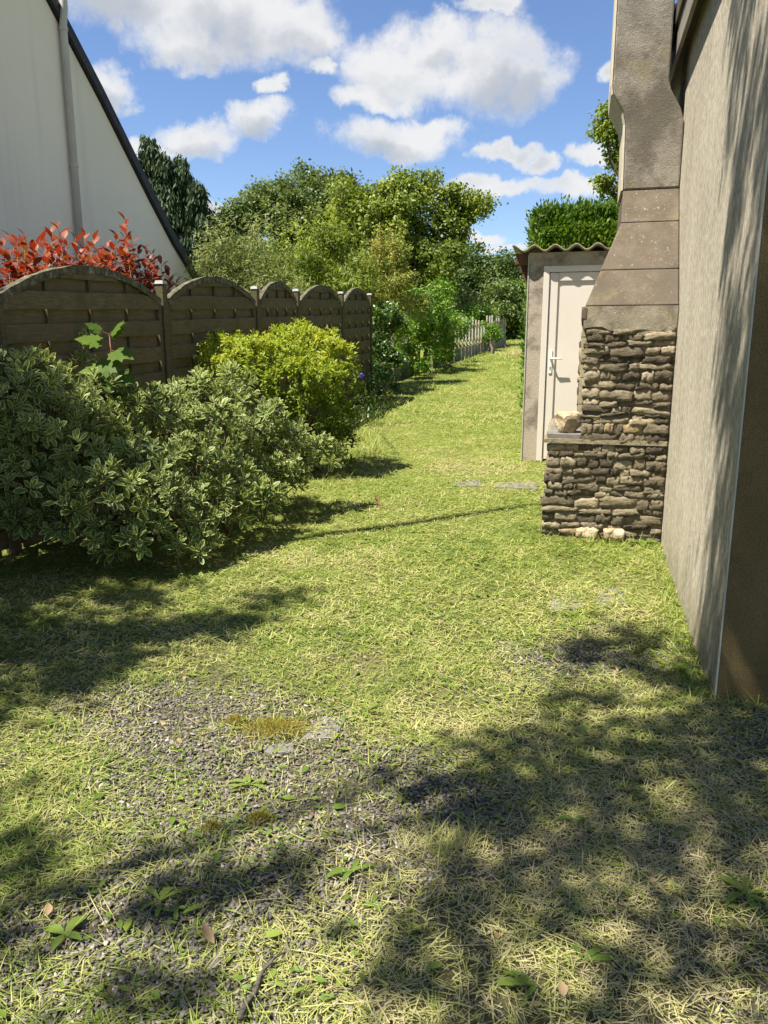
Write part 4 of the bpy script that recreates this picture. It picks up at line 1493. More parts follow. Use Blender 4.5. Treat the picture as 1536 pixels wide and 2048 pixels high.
leafs = [(219, 676, .10, (.5, -.2, .3), .6), (205, 672, .085, (-.6, -.3, .35), .55), (234, 678, .085, (.8, -.2, .25), .65), (190, 690, .13, (-1, -.35, .12), .8), (248, 704, .13, (1, -.4, -.35), .7),
         (218, 716, .13, (0.1, -.8, -.75), .6), (182, 742, .125, (-1, -.3, -.12), .9), (256, 748, .13, (1, -.3, -.45), .6), (222, 762, .135, (.15, -1, -.35), .25), (188, 795, .10, (-.8, -.5, -.2), .3), (262, 788, .10, (.9, -.5, -.05), .8), (200, 858, .12, (-.4, -1, -.1), .2)]
for (px, py, s, d, tv) in leafs:
    tipc = at(px, py, 5.25)
    me = mesh_np('leaf', np.array(mv), np.array(mf), {'tint': np.full(len(mv), tv)})
    me.materials.append(M['maple'])
    o = bpy.data.objects.new('leaf', me)
    o.parent = sap
    d = unit(np.array(d, float))
    B = basis(d[None], np.array([[d[0] * .2, -.55, .85]]))[0]
    st = np.array([sx[0], sx[1], min(max(tipc[2] + .02, sap0[2]), top[2])])
    p = st + d * .05
    m4 = Matrix.Identity(4)
    for r in range(3):
        for c in range(3):
            m4[r][c] = float(B[r, c] * s * 1.25)
        m4[r][3] = float(p[r] - sap0[r])
    o.matrix_local = m4
    COL.objects.link(o)
    MB().tube([st, p + d * .02], [.0022, .0018], 4).build('leaf_stalk', M['redstem'], sap, tuple(sap0))

# ------------------------------------------------------------------ golden shrub
rng = np.random.default_rng(91)
gb0 = np.array([-1.0, 7.55, float(gz(7.55))])
gol = thing('golden_shrub', 'yellow-green rounded shrub between the variegated shrub and the fence', 'shrub', tuple(gb0))
gl = P((392, 705, 7.6, .12), (420, 735, 7.4, .16), (460, 750, 7.3, .2), (405, 715, 7.6, .14), (440, 705, 7.6, .2), (480, 715, 7.5, .22), (520, 725, 7.4, .26), (570, 715, 7.5, .26), (560, 690, 7.8, .2), (605, 685, 7.8, .2), (640, 705, 7.7, .22), (655, 685, 7.9, .14), (680, 720, 7.6, .18),
       (690, 760, 7.6, .18), (640, 760, 7.35, .26), (580, 770, 7.2, .28), (520, 770, 7.25, .25), (620, 820, 7.4, .26), (670, 830, 7.5, .22), (560, 830, 7.3, .25), (685, 880, 7.7, .16), (650, 890, 7.5, .2), (590, 890, 7.3, .2), (600, 660, 8.0, .1), (690, 920, 7.7, .1))
C, N, T = sub_clumps(rng, gl + lumpy(rng, gl, 4, .45), 95, (.6, 1.06), .6)
keep = (C[:, 2] > gz(C[:, 1]) + .05)
for lb in gl:
    keep &= ~(np.linalg.norm((C - lb[0]) / np.array([1, 1, .85]), axis=1) < lb[1] * .60)
keep &= C[:, 0] > (FP[0] + (C[:, 1] - FP[1]) * DV[0] / DV[1] + .08)
C, N, T = C[keep], N[keep], T[keep]
GL, GLF, GLE = long_leaf(.40, 3, .25, .25)
per = 11
n = len(C)
pos = np.repeat(C, per, 0) + rng.normal(size=(n * per, 3)) * .016
axd = unit(np.repeat(N, per, 0) * .5 + np.array([0, 0, .35]) + rng.normal(size=(n * per, 3)) * .75)
nr = unit(np.repeat(N, per, 0) * .6 + np.array([0, 0, 1.0]) + rng.normal(size=(n * per, 3)) * .35)
# leaf tint follows height: yellow at the top, dark green low down
hgt = np.clip((C[:, 2] - gz(C[:, 1])) / 1.15, 0, 1)
tt = np.clip(np.repeat(T * .55 + .66 * hgt ** 2.4 - .14, per) + rng.normal(0, .12, n * per), 0, 1)
V, Fq = scatter(GL, GLF, pos, basis(axd, nr), rng.uniform(.028, .050, n * per))
o = link('foliage', mesh_np('foliage', V - gb0, Fq, {'tint': np.repeat(tt, len(GL))}, smooth=True), M['golden'], gol)
o['kind'] = 'stuff'
sb = MB()
for k in range(26):
    c = C[rng.integers(0, n)]
    st = gb0 + np.array([rng.normal(0, .2), rng.normal(0, .12), -.05])
    sb.tube([st, (st + c) / 2 + np.array([0, 0, .08]), c], [.012, .008, .003], 5)
sb.build('stems', M['stem'], gol, tuple(gb0), smooth=True)
print('golden leaves', n * per)

# blue flower heads by the golden shrub
fb = on_ground(735, 850)
fl_ = thing('blue_flower_plant', 'small plant with two violet-blue flower heads right of the golden shrub', 'flower', tuple(fb))
rng = np.random.default_rng(93)
for (px, py, r) in ((712, 744, .030), (722, 752, .034)):
    c = at(px, py, 8.35)
    d = rdir(rng, 60)
    V, Fq = scatter(LEAF1 * np.array([1.3, 1, 1]), LEAF1F, c + d * r * .7, basis(unit(np.cross(d, rdir(rng, 60))), d), rng.uniform(.02, .032, 60))
    link('flower_head', mesh_np('flower_head', V - fb, Fq, {'tint': np.repeat(rng.random(60), 4)}), M['blue'], fl_)
    MB().tube([fb, (fb + c) / 2 + np.array([.03, 0, .02]), c], [.004, .004, .003], 5).build('stem', M['stem'], fl_, tuple(fb))
n = 90
pos = fb + rng.normal(size=(n, 3)) * np.array([.14, .14, .0]) + np.array([0, 0, 1]) * (.05 + .4 * rng.random((n, 1)))
V, Fq = scatter(LL, LLF, pos, basis(rdir(rng, n) + np.array([0, 0, .3]), rdir(rng, n) + np.array([0, 0, 1])), rng.uniform(.06, .11, n))
o = link('foliage', mesh_np('foliage', V - fb, Fq, {'tint': np.repeat(rng.uniform(.2, .8, n), len(LL))}), M['ivy'], fl_)
o['kind'] = 'stuff'

# ------------------------------------------------------------------ big tree behind the viewer whose crown shades the foreground
rng = np.random.default_rng(111)
tb = np.array([-6.2, -1.4, 0.0])
shade_t = thing('shade_tree', 'big leafy tree standing behind the viewer and shading the foreground', 'tree', tuple(tb))
S3 = np.array(SUN)


def lift(x, y, H, z=0.0):
    return np.array([x, y, z]) + S3 * ((H - z) / S3[2])


#           where the shade falls (x, y, z), height of the crown part, radius, density
SHADE = [(.55, 2.35, 0, 6.0, .32, .85), (.95, 2.45, 0, 6.3, .36, .8), (1.35, 2.55, 0, 6.6, .40, .8), (1.75, 2.75, 0, 6.4, .45, .9), (.25, 2.15, 0, 5.8, .20, 1.0), (.75, 2.0, 0, 6.2, .26, .8),
         (1.15, 2.05, 0, 5.9, .26, .8), (1.2, 1.65, 0, 6.4, .30, .6), (.75, 1.6, 0, 6.1, .24, .6), (.35, 1.8, 0, 6.5, .22, .7), (.1, 1.55, 0, 6.0, .18, .7), (.5, 1.35, 0, 5.7, .24, .45), (1.0, 3.35, 0, 6.6, .20, 1.0), (1.25, 3.55, 0, 6.2, .16, 1.0), (.85, 2.95, 0, 6.8, .16, .8),
         (1.45, 3.1, 0, 7.0, .28, .9),
         (-2.2, 3.7, 0, 5.6, .50, 1.3), (-1.65, 3.5, 0, 5.9, .42, 1.3), (-1.2, 3.55, 0, 6.2, .34, 1.1), (-.80, 3.75, 0, 6.0, .26, 1.0), (-1.75, 2.95, 0, 6.2, .40, 1.2), (-1.3, 3.05, 0, 6.6, .26, 1.0), (-.6, 4.05, 0, 6.4, .18, .8), (-1.4, 4.2, 0, 6.2, .30, 1.0), (-2.5, 4.5, 0, 5.8, .50, 1.2), (-1.95, 4.35, 0, 6.0, .36, 1.1), (-2.3, 4.6, .5, 6.3, .30, .8), (-2.0, 4.75, 0, 6.1, .34, 1.1), (-2.1, 4.7, 1.0, 6.4, .34, .7), (-1.7, 4.7, .9, 6.6, .28, .6), (-2.3, 5.0, 1.2, 6.2, .3, .6), (-1.8, 4.5, .5, 6.0, .25, .7),
         (-.95, 1.90, 0, 6.3, .16, .8), (-.55, 1.80, 0, 6.0, .15, 1.0), (-.27, 1.80, 0, 6.6, .09, .8), (-1.0, 1.58, 0, 5.8, .16, .6), (-.5, 1.42, 0, 6.2, .12, .4), (-1.25, 2.15, 0, 6.4, .10, 1.0),
         (1.5, 2.9, 1.0, 7.2, .34, 1.2), (1.8, 2.85, 1.7, 7.0, .34, 1.2), (1.6, 2.88, 2.4, 7.4, .36, 1.1), (1.42, 3.25, 1.3, 6.9, .20, .8), (1.45, 3.4, 2.1, 7.3, .22, .9), (1.5, 3.55, 2.9, 7.6, .26, .8), (1.6, 3.9, 3.2, 7.8, .22, .6), (2.2, 2.7, 1.2, 7.2, .5, 1.1), (1.42, 3.2, .5, 6.8, .16, .8)]
lob = [(lift(x, y, H, z), r, dn) for (x, y, z, H, r, dn) in SHADE]
C, N, T = [], [], []
for (c, r, dn) in lob:
    n = max(5, int(95 * r * r * dn * 4))
    d = unit(rng.normal(size=(n, 3)))
    C.append(c + d * (rng.random((n, 1)) ** .5) * np.array([r, r, r * .7]))
    N.append(d)
    T.append(rng.normal(.5, .15, n))
# the rest of the crown, away from the sunny patches
for (c, r, dn) in [((-6.2, -1.2, 7.6), 1.5, .5), ((-7.6, -2.2, 6.6), 1.4, .5), ((-5.2, -2.8, 6.8), 1.5, .5), ((-7.2, .2, 7.0), 1.3, .5), ((-4.2, -2.0, 7.6), 1.2, .5)]:
    n = int(95 * r * r * dn * 2)
    d = unit(rng.normal(size=(n, 3)))
    C.append(np.array(c) + d * (rng.random((n, 1)) ** .4) * r)
    N.append(d)
    T.append(rng.normal(.5, .15, n))
C, N, T = np.concatenate(C), np.concatenate(N), np.concatenate(T)
V, Fq, ti = foliage(rng, C, N, T, 12, .075, .085, rand=.8)
o = link('crown', mesh_np('crown', V - tb, Fq, {'tint': ti}), M['oak'], shade_t)
o['kind'] = 'stuff'
b = MB()
rg = random.Random(6)
fork = np.array([-5.6, -1.0, 3.6])
b.tube([tb + np.array([0, 0, -.3]), tb + np.array([.05, .05, .4]), (tb + fork) / 2 + np.array([.1, -.1, 0]), fork], [.42, .30, .26, .22], 10)
for (c, r, dn) in lob[::7]:
    m1 = fork + (c - fork) * .4 + np.array([0, 0, .8])
    m2 = fork + (c - fork) * .75 + np.array([0, 0, .5])
    b.tube([fork, m1, m2, c], [.04, .022, .011, .004], 5)
# a long bare twig reaching out over the lawn (it throws the thin shadow line)
t0, t1 = lift(-.15, 5.52, 4.6, .08), lift(1.30, 6.27, 4.8, .12)
tm = lift(-1.75, 4.69, 4.4, .05)
b.tube([fork + np.array([.2, .2, .1]), fork + (tm - fork) * .5 + np.array([0, 0, .5]), tm, t0, (t0 + t1) / 2, t1], [.07, .055, .050, .045, .038, .022], 6)
b.build('trunk', M['bark'], shade_t, tuple(tb), smooth=True)

# ------------------------------------------------------------------ grass, clippings, gravel
rng = np.random.default_rng(121)


def lawn_limits(Y):
    left = FP[0] + (Y - FP[1]) * DV[0] / DV[1] + .10
    right = np.where(Y < A0[1], 6.0, A0[0] + (Y - A0[1]) * DV[0] / DV[1] - .01)
    right = np.where(Y > 13, A0[0] + (Y - A0[1]) * DV[0] / DV[1] - 1.6, right)
    return left, right


def gravel_amt(x, y):
    """share of bare slate chips on the ground"""
    c1 = np.exp(-(((x + .55) / .75) ** 2 + ((y - 2.05) / .75) ** 2) ** 1.2)
    c2 = np.exp(-(((x - 1.0) / .45) ** 2 + ((y - 3.3) / .25) ** 2)) * .9
    c3 = np.exp(-(((x + .9) / .55) ** 2 + ((y - 2.8) / .35) ** 2)) * .7
    c4 = np.exp(-(((x - 1.35) / .3) ** 2 + ((y - 2.55) / .25) ** 2)) * .8
    c5 = np.exp(-(((x - .1) / .35) ** 2 + ((y - 2.2) / .3) ** 2)) * .8
    c1 = c1 + .55 * np.exp(-(((x + .35) / .40) ** 2 + ((y - 1.85) / .30) ** 2)) + .4 * np.exp(-(((x + .75) / .3) ** 2 + ((y - 1.5) / .25) ** 2))
    n = fbm(x, y, 2.3, 4)
    return np.clip((c1 * .72 + c2 + c3 * .8 + c4 + c5) * 1.05 - 1.5 * (n - .36), 0, 1)


def blocked(x, y):
    """inside walls, barbecue, shed"""
    lx = (x - A0[0]) * RV[0] + (y - A0[1]) * RV[1]
    ly = (x - A0[0]) * DV[0] + (y - A0[1]) * DV[1]
    b_ = (lx > -.005) & (ly > -.005) & (ly < 5.1)
    b_ |= (lx > -.79) & (ly > 2.34) & (ly < 3.96)
    b_ |= (lx > -1.16) & (ly > 5.2) & (ly < 7.3)
    return b_


def blade(rows, curl):
    V = []
    for i in range(rows + 1):
        t = i / rows
        wd = .5 * (1 - t ** 1.6) + .04
        V += [(-wd, t, -curl * t * t), (wd, t, -curl * t * t)]
    Fq = [(2 * i, 2 * i + 1, 2 * i + 3, 2 * i + 2) for i in range(rows)]
    return np.array(V, float), np.array(Fq)


def grass_tint(x, y, n):
    """0 deep green .. 1 straw"""
    dry = .36 * np.exp(-(((x - .75) / .95) ** 2 + ((y - 1.75) / .85) ** 2)) + .30 * np.exp(-(((x - .9) / .5) ** 2 + ((y - 7.6) / .9) ** 2))
    t = .445 + .30 * (fbm(x, y, 1.4, 9) - .45) + .52 * (fbm(x, y, 4.2, 2) - .5) + .30 * (vnoise(x, y, 14, 8) - .5) + dry - .06 * np.clip((y - 9) / 10, 0, 1)
    return np.clip(t + rng.normal(0, .15, n) + .22 * (rng.random(n) < .13), 0, 1)


parts, tints = [], []


def grass_band(y0, y1, dens, lmin, lmax, wid, rows, pitch, tall=None):
    xm = .56 * y1 + .4
    n = int(dens * 2 * xm * (y1 - y0))
    x = rng.uniform(-xm, xm, n)
    y = rng.uniform(y0, y1, n)
    l, r_ = lawn_limits(y)
    k = (x > l) & (x < r_) & (np.abs(x) < .54 * y + .35) & ~blocked(x, y)
    ga = gravel_amt(x, y)
    pat = fbm(x, y, 3.1, 12)
    k &= rng.random(n) > np.clip(ga * .95, 0, .84)
    k &= rng.random(n) < np.clip(.5 + 1.7 * (pat - .36), .15, 1)
    under = np.exp(-(((x + 1.7) / .7) ** 2 + ((y - 5.0) / .55) ** 2) ** 2)
    k &= rng.random(n) > under * .9
    x, y = x[k], y[k]
    n = len(x)
    a = rng.uniform(0, 2 * math.pi, n) + .0
    lean = np.abs(rng.normal(pitch, .22, n))
    L = rng.uniform(lmin, lmax, n) * (1 + .5 * (rng.random(n) < .08))
    ax = np.stack([np.cos(a) * np.cos(lean), np.sin(a) * np.cos(lean), np.sin(lean)], -1)
    nrv = np.stack([-np.cos(a) * np.sin(lean), -np.sin(a) * np.sin(lean), np.cos(lean)], -1) + rng.normal(size=(n, 3)) * .25
    T, TF = blade(rows, .22)
    W = wid * rng.uniform(.6, 1.5, n)
    pos = np.stack([x, y, gh(x, y) + rng.uniform(-.002, .016, n)], -1)
    V, Fq = scatter(T, TF, pos, basis(ax, nrv), np.stack([W, L, L], -1))
    parts.append((V, Fq))
    tints.append(np.repeat(grass_tint(x, y, n), len(T)))
    return n


ng = grass_band(1.20, 2.2, 21000, .012, .058, .0024, 2, .24)
ng += grass_band(2.2, 3.4, 15500, .014, .055, .0031, 2, .27)
ng += grass_band(3.4, 6.0, 8600, .02, .06, .0044, 2, .30)
ng += grass_band(6.0, 10.5, 4200, .03, .07, .0055, 1, .38)
ng += grass_band(10.5, 20.0, 1500, .04, .09, .010, 1, .45)
ng += grass_band(20.0, 42.0, 420, .06, .13, .018, 1, .5)


def tufts(pts, per, lmin, lmax, wid, spread, tn, up=.95):
    n = len(pts) * per
    p = np.repeat(np.array(pts, float), per, 0) + rng.normal(size=(n, 2)) * spread
    a = rng.uniform(0, 2 * math.pi, n)
    lean = np.clip(rng.normal(up, .28, n), .15, 1.5)
    ax = np.stack([np.cos(a) * np.cos(lean), np.sin(a) * np.cos(lean), np.sin(lean)], -1)
    nrv = np.stack([-np.cos(a) * np.sin(lean), -np.sin(a) * np.sin(lean), np.cos(lean)], -1) + rng.normal(size=(n, 3)) * .2
    T, TF = blade(3, .45)
    L = rng.uniform(lmin, lmax, n)
    pos = np.stack([p[:, 0], p[:, 1], gh(p[:, 0], p[:, 1])], -1)
    V, Fq = scatter(T, TF, pos, basis(ax, nrv), np.stack([wid * rng.uniform(.6, 1.4, n), L, L], -1))
    parts.append((V, Fq))
    tints.append(np.repeat(np.clip(rng.normal(tn, .13, n), 0, 1), len(T)))


n = 1100
x, y = rng.uniform(-1.6, 1.9, n), rng.uniform(1.25, 4.6, n)
k = (np.abs(x) < .54 * y + .3) & ~blocked(x, y)
x, y = x[k], y[k]
n = len(x)
a = rng.uniform(0, 2 * math.pi, n)
T, TF = blade(3, .06)
L = rng.uniform(.09, .22, n)
ax = np.stack([np.cos(a), np.sin(a), rng.uniform(.02, .14, n)], -1)
V, Fq = scatter(T, TF, np.stack([x, y, gh(x, y) + rng.uniform(.006, .02, n)], -1), basis(ax, np.array([0, 0, 1.0]) + rng.normal(size=(n, 3)) * .3), np.stack([rng.uniform(.0010, .0026, n), L, L], -1))
parts.append((V, Fq))
tints.append(np.repeat(np.clip(rng.normal(.72, .2, n), 0, 1), len(T)))
# longer grass along the wall foot, the barbecue, the shrubs and the fences
wallfoot = [frame(rng.uniform(-.10, -.02), yy)[:2] for yy in np.linspace(-.05, 2.25, 46)]
tufts(wallfoot, 16, .03, .10, .004, .03, .38)
tufts([frame(xx, 2.27 + rng.uniform(-.05, .02))[:2] for xx in np.linspace(-.85, -.03, 22)], 10, .04, .12, .004, .03, .42)
tufts([frame(xx, -.04 + rng.uniform(-.04, .01))[:2] for xx in np.linspace(.02, .6, 14)], 9, .05, .12, .004, .03, .35)
tufts([on_ground(px, py)[:2] for px, py in ((735, 870), (750, 850), (740, 890), (725, 905), (755, 835), (720, 880), (745, 910), (735, 840))], 110, .08, .22, .006, .10, .45)
tufts([on_ground(px, py)[:2] + rng.normal(size=2) * .15 for px, py in ((770, 815), (790, 790), (820, 775), (850, 757), (880, 745), (905, 735), (930, 722), (955, 710), (980, 700))], 60, .10, .28, .010, .16, .36)
tufts([on_ground(px, py)[:2] for px, py in ((870, 1690), (905, 1705), (840, 1700), (940, 1690))], 120, .03, .085, .0022, .035, .72)
tufts([on_ground(px, py)[:2] for px, py in ((560, 990), (620, 975), (680, 960), (520, 1010), (600, 1000))], 60, .05, .14, .004, .08, .42)
tufts([on_ground(1030, 712)[:2] + rng.normal(size=2) * .3 for _ in range(10)], 50, .15, .4, .012, .2, .85)
nr_ = 130
rx, ry = rng.uniform(-1.3, 1.6, nr_), rng.uniform(1.3, 4.2, nr_)
ok = ~blocked(rx, ry)
tufts(np.stack([rx, ry], -1)[ok], 14, .03, .10, .0026, .018, .48, .7)
V, Fq = [], []
# bands have different vertex counts per blade, all faces are quads
V, Fq = join(parts)
gr = link('grass', mesh_np('grass', V, Fq, {'tint': np.concatenate(tints)}), M['grass'])
tag(gr, 'mown grass and clippings, fresh green and straw coloured, over the garden ground', 'grass', kind='stuff')
print('grass blades', ng, 'quads', len(Fq))

# slate chips
parts, tints = [], []
n = 120000
x, y = rng.uniform(-1.7, 2.0, n), rng.uniform(1.15, 3.9, n)
k = (np.abs(x) < .56 * y + .2) & ~blocked(x, y) & (rng.random(n) < np.clip(gravel_amt(x, y) * 1.6 + .04, 0, 1))
x, y = x[k], y[k]
n = len(x)
for v_ in range(5):
    q = np.random.default_rng(300 + v_)
    ang = np.sort(q.uniform(0, 2 * math.pi, 4)) if False else np.array([.5, 2.0, 3.6, 5.2]) + q.normal(0, .28, 4)
    rad = q.uniform(.6, 1.1, 4) * np.array([1.1, .62, 1.1, .62])
    top_ = np.stack([np.cos(ang) * rad, np.sin(ang) * rad, .13 + q.uniform(-.09, .09, 4)], -1)
    bot_ = np.stack([np.cos(ang) * rad * 1.08, np.sin(ang) * rad * 1.08, np.full(4, -.12)], -1)
    T = np.concatenate([bot_, top_])
    TF = np.array([(4, 5, 6, 7), (0, 1, 5, 4), (1, 2, 6, 5), (2, 3, 7, 6), (3, 0, 4, 7)])
    s = np.arange(n) % 5 == v_
    m_ = s.sum()
    nr = unit(np.array([0, 0, 1.0]) + rng.normal(size=(m_, 3)) * .45)
    pos = np.stack([x[s], y[s], gh(x[s], y[s]) + rng.uniform(.000, .010, m_)], -1)
    a = rng.uniform(0, 6.28, m_)
    V, Fq = scatter(T, TF, pos, basis(np.stack([np.cos(a), np.sin(a), 0 * a], -1), nr), rng.uniform(.003, .0075, m_) * np.where(rng.random(m_) < .25, 1.9, 1.2))
    parts.append((V, Fq))
    tints.append(np.repeat(np.clip(np.abs(rng.normal(.35, .26, m_)), 0, 1), len(T)))
V, Fq = join(parts)
gv = link('slate_gravel', mesh_np('slate_gravel', V, Fq, {'tint': np.concatenate(tints)}), M['gravel'])
tag(gv, 'dark slate chips showing through the grass in the foreground', 'gravel', kind='stuff')
print('chips', n)

# small weed leaves in the turf
parts, tints = [], []
n = 30000
x, y = rng.uniform(-3, 3, n), rng.uniform(1.2, 7.5, n)
k = (np.abs(x) < .55 * y + .2) & ~blocked(x, y) & (rng.random(n) < np.clip(2.2 * fbm(x, y, 2.6, 31) - .75, .05, 1))
l, r_ = lawn_limits(y)
k &= (x > l) & (x < r_)
x, y = x[k], y[k]
n = len(x)
W1, W1F, _ = long_leaf(.5, 3, .15, .25)
a = rng.uniform(0, 6.28, n)
le = rng.uniform(.0, .35, n)
ax = np.stack([np.cos(a) * np.cos(le), np.sin(a) * np.cos(le), np.sin(le)], -1)
pos = np.stack([x, y, gh(x, y) + rng.uniform(.004, .022, n)], -1)
V, Fq = scatter(W1, W1F, pos, basis(ax, np.array([0, 0, 1.0]) + rng.normal(size=(n, 3)) * .25), rng.uniform(.008, .032, n) * np.where(rng.random(n) < .08, 1.6, 1.0))
wl = link('weed_leaves', mesh_np('weed_leaves', V, Fq, {'tint': np.repeat(np.clip(rng.normal(.68, .24, n), 0, 1), len(W1))}, smooth=True), M['weed'])
tag(wl, 'small scattered weed and clover leaves in the turf', 'weeds', kind='stuff')

# dry leaf litter too scattered to count
n = 420
x, y = rng.uniform(-2.6, 1.8, n), rng.uniform(1.25, 5.0, n)
k = (np.abs(x) < .55 * y + .2) & ~blocked(x, y)
x, y = x[k], y[k]
n = len(x)
pos = np.stack([x, y, gh(x, y) + rng.uniform(.01, .022, n)], -1)
a = rng.uniform(0, 6.28, n)
V, Fq = scatter(W1 * np.array([1.3, 1, 1.6]), W1F, pos, basis(np.stack([np.cos(a), np.sin(a), rng.normal(0, .25, n)], -1), np.array([0, 0, 1.0]) + rng.normal(size=(n, 3)) * .4), rng.uniform(.009, .026, n))
lt_ = link('leaf_litter', mesh_np('leaf_litter', V, Fq, {'tint': np.repeat(rng.random(n), len(W1))}), M['litter'])
tag(lt_, 'small dry brown leaf fragments scattered over the ground', 'leaf litter', kind='stuff')

# golden moss cushions
parts, tints = [], []
for (px, py, rx_, ry_, m_) in ((548, 1462, .16, .09, 2600), (520, 1640, .045, .035, 500), (425, 1660, .035, .02, 300), (470, 1445, .05, .04, 500)):
    c = on_ground(px, py)
    d = rng.normal(size=(m_, 2)) * .55
    d = d[np.linalg.norm(d, axis=1) < 1.15]
    m_ = len(d)
    xx, yy = c[0] + d[:, 0] * rx_, c[1] + d[:, 1] * ry_
    hgt = .022 * np.clip(1 - np.linalg.norm(d, axis=1), 0, 1)
    pos = np.stack([xx, yy, gh(xx, yy) + .004 + hgt], -1)
    T, TF = blade(1, .1)
    ax = np.stack([rng.normal(0, .6, m_), rng.normal(0, .6, m_), np.full(m_, .9)], -1)
    V, Fq = scatter(T, TF, pos, basis(ax, rdir(rng, m_)), np.stack([np.full(m_, .0028), rng.uniform(.008, .018, m_), np.full(m_, .01)], -1))
    parts.append((V, Fq))
    tints.append(np.repeat(np.clip(rng.normal(.6, .2, m_), 0, 1), len(T)))
V, Fq = join(parts)
ms = link('moss', mesh_np('moss', V, Fq, {'tint': np.concatenate(tints)}), M['moss'])
tag(ms, 'golden yellow moss cushions beside the slate slab', 'moss', kind='stuff')

# ------------------------------------------------------------------ slabs, stick, single leaves and plants
def slab(label, corners, th=.022, lift_=.0):
    """flat slate with an uneven outline; corners are picture points on the ground"""
    q = random.Random(label)
    pts = [on_ground(*c) for c in corners]
    ring = []
    for i, p in enumerate(pts):
        p2 = pts[(i + 1) % len(pts)]
        for t in (0, .33, .66):
            e = p + (p2 - p) * t
            ring.append((e[0] + q.uniform(-.006, .006), e[1] + q.uniform(-.006, .006)))
    cx, cy = np.mean([r[0] for r in ring]), np.mean([r[1] for r in ring])
    z = float(np.mean(gh(np.array([r[0] for r in ring]), np.array([r[1] for r in ring])))) + .007 + lift_
    n = len(ring)
    b = MB()
    b.v = [(x - cx, y - cy, z) for x, y in ring] + [(x - cx, y - cy, z - th - .02) for x, y in ring]
    b.f = [tuple(range(n)), tuple(range(2 * n - 1, n - 1, -1))] + [(i, n + i, n + (i + 1) % n, (i + 1) % n) for i in range(n)]
    o = b.build('slate_slab', M['slab'], None, (0, 0, 0), bevel=.004)
    bm_ = bmesh.new()
    bm_.from_mesh(o.data)
    bmesh.ops.recalc_face_normals(bm_, faces=bm_.faces)
    bm_.to_mesh(o.data)
    bm_.free()
    o.location = (cx, cy, 0)
    tag(o, label, 'slab', 'slate slabs let into the ground')


slab('small grey slate slab beside the golden moss patch', [(604, 1482), (672, 1478), (688, 1434), (640, 1436)])
slab('sliver of slate slab right of the crack beside the mossy slab', [(676, 1470), (700, 1438), (694, 1431), (690, 1434)])
slab('half covered slate slab under grass left below the mossy slab', [(528, 1508), (590, 1504), (582, 1488), (530, 1494)])
slab('lichened paving slab near the roughcast wall, left one', [(1098, 1228), (1165, 1220), (1160, 1185), (1112, 1186)])
slab('lichened paving slab near the roughcast wall, right one', [(1192, 1222), (1256, 1212), (1240, 1178), (1196, 1180)])
slab('thin slate lying in the grass left of the barbecue', [(985, 978), (1075, 982), (1070, 962), (1000, 962)])
slab('second thin slate in the grass before the shed corner', [(905, 975), (960, 976), (965, 960), (915, 962)])

s0, s1 = on_ground(545, 1930), on_ground(478, 2062)
b = MB()
pts = []
for k in range(9):
    t = k / 8
    p = s0 + (s1 - s0) * t
    p = p + np.array([.003 * math.sin(k * 1.7), .003 * math.cos(k * 2.3), .026 + .003 * math.sin(k * 1.1)])
    pts.append(p - s0)
b.tube(pts, [.0035, .0045, .0042, .0055, .0052, .0062, .0060, .0068, .0070], 8)
b.tube([pts[2], pts[2] + np.array([.02, .02, .012]), pts[2] + np.array([.045, .03, .02])], [.004, .003, .0015], 6)
o = b.build('fallen_stick', M['twig'], None, smooth=True)
o.location = tuple(s0)
tag(o, 'dark fallen stick with pale lichen at the bottom of the frame', 'stick')


def weed_plant(name, label, cat, px, py, leaves, mat='weed', lobed=False, seed=1):
    q = np.random.default_rng(seed)
    p = on_ground(px, py)
    p[2] = float(gh(p[0], p[1]))
    root = thing(name, label, cat, tuple(p))
    for (ang, L, wd, tv) in leaves:
        rows = 12 if lobed else 6
        shp = None
        if lobed:
            shp = lambda t: (.25 + .75 * math.sin(math.pi * min(t, .97)) ** .7 * (.55 + .65 * abs(math.sin(t * 11)))) * (t ** .45)
        T, TF, E = long_leaf(wd, rows, q.uniform(.12, .3), .35, shp)
        T = T.copy()
        T[:, 2] += .32 * T[:, 1] - .10 * T[:, 1] ** 2
        T[:, 0] += .12 * q.normal() * T[:, 1] ** 2
        me = mesh_np('leaf', T * L * 1.05, TF, {'tint': np.full(len(T), tv)}, smooth=True)
        o = link('leaf', me, M[mat], root, (0, 0, .014), R(ang))
    return root


weed_plant('dandelion_plant', 'big toothed dandelion leaf pointing left at the bottom right', 'weed', 1075, 1985, [(95, .085, .34, .75), (60, .07, .3, .6), (140, .05, .3, .6)], lobed=True, seed=1)
weed_plant('dandelion_plant', 'dark toothed dandelion leaves in the shade right of the big dandelion leaf', 'weed', 1165, 1935, [(-60, .06, .34, .45), (-100, .075, .35, .5), (20, .05, .35, .4)], lobed=True, seed=2)
weed_plant('dock_plant', 'long smooth dock leaves lying flat in the centre foreground', 'weed', 705, 1752, [(100, .075, .30, .55), (-70, .065, .28, .6), (150, .05, .3, .5), (-20, .05, .3, .5)], seed=3)
weed_plant('dandelion_plant', 'dandelion with upright pale leaves on the gravel at lower left', 'weed', 130, 1875, [(70, .06, .45, .7), (-20, .07, .4, .7), (-110, .05, .4, .6), (170, .05, .4, .6)], seed=4)
weed_plant('dandelion_plant', 'bright yellow-green toothed weed above the crumpled dry leaf', 'weed', 320, 1810, [(40, .075, .30, .9), (-15, .05, .6, .95), (-60, .07, .25, .9), (130, .05, .3, .8), (-160, .06, .3, .75)], lobed=True, seed=5)
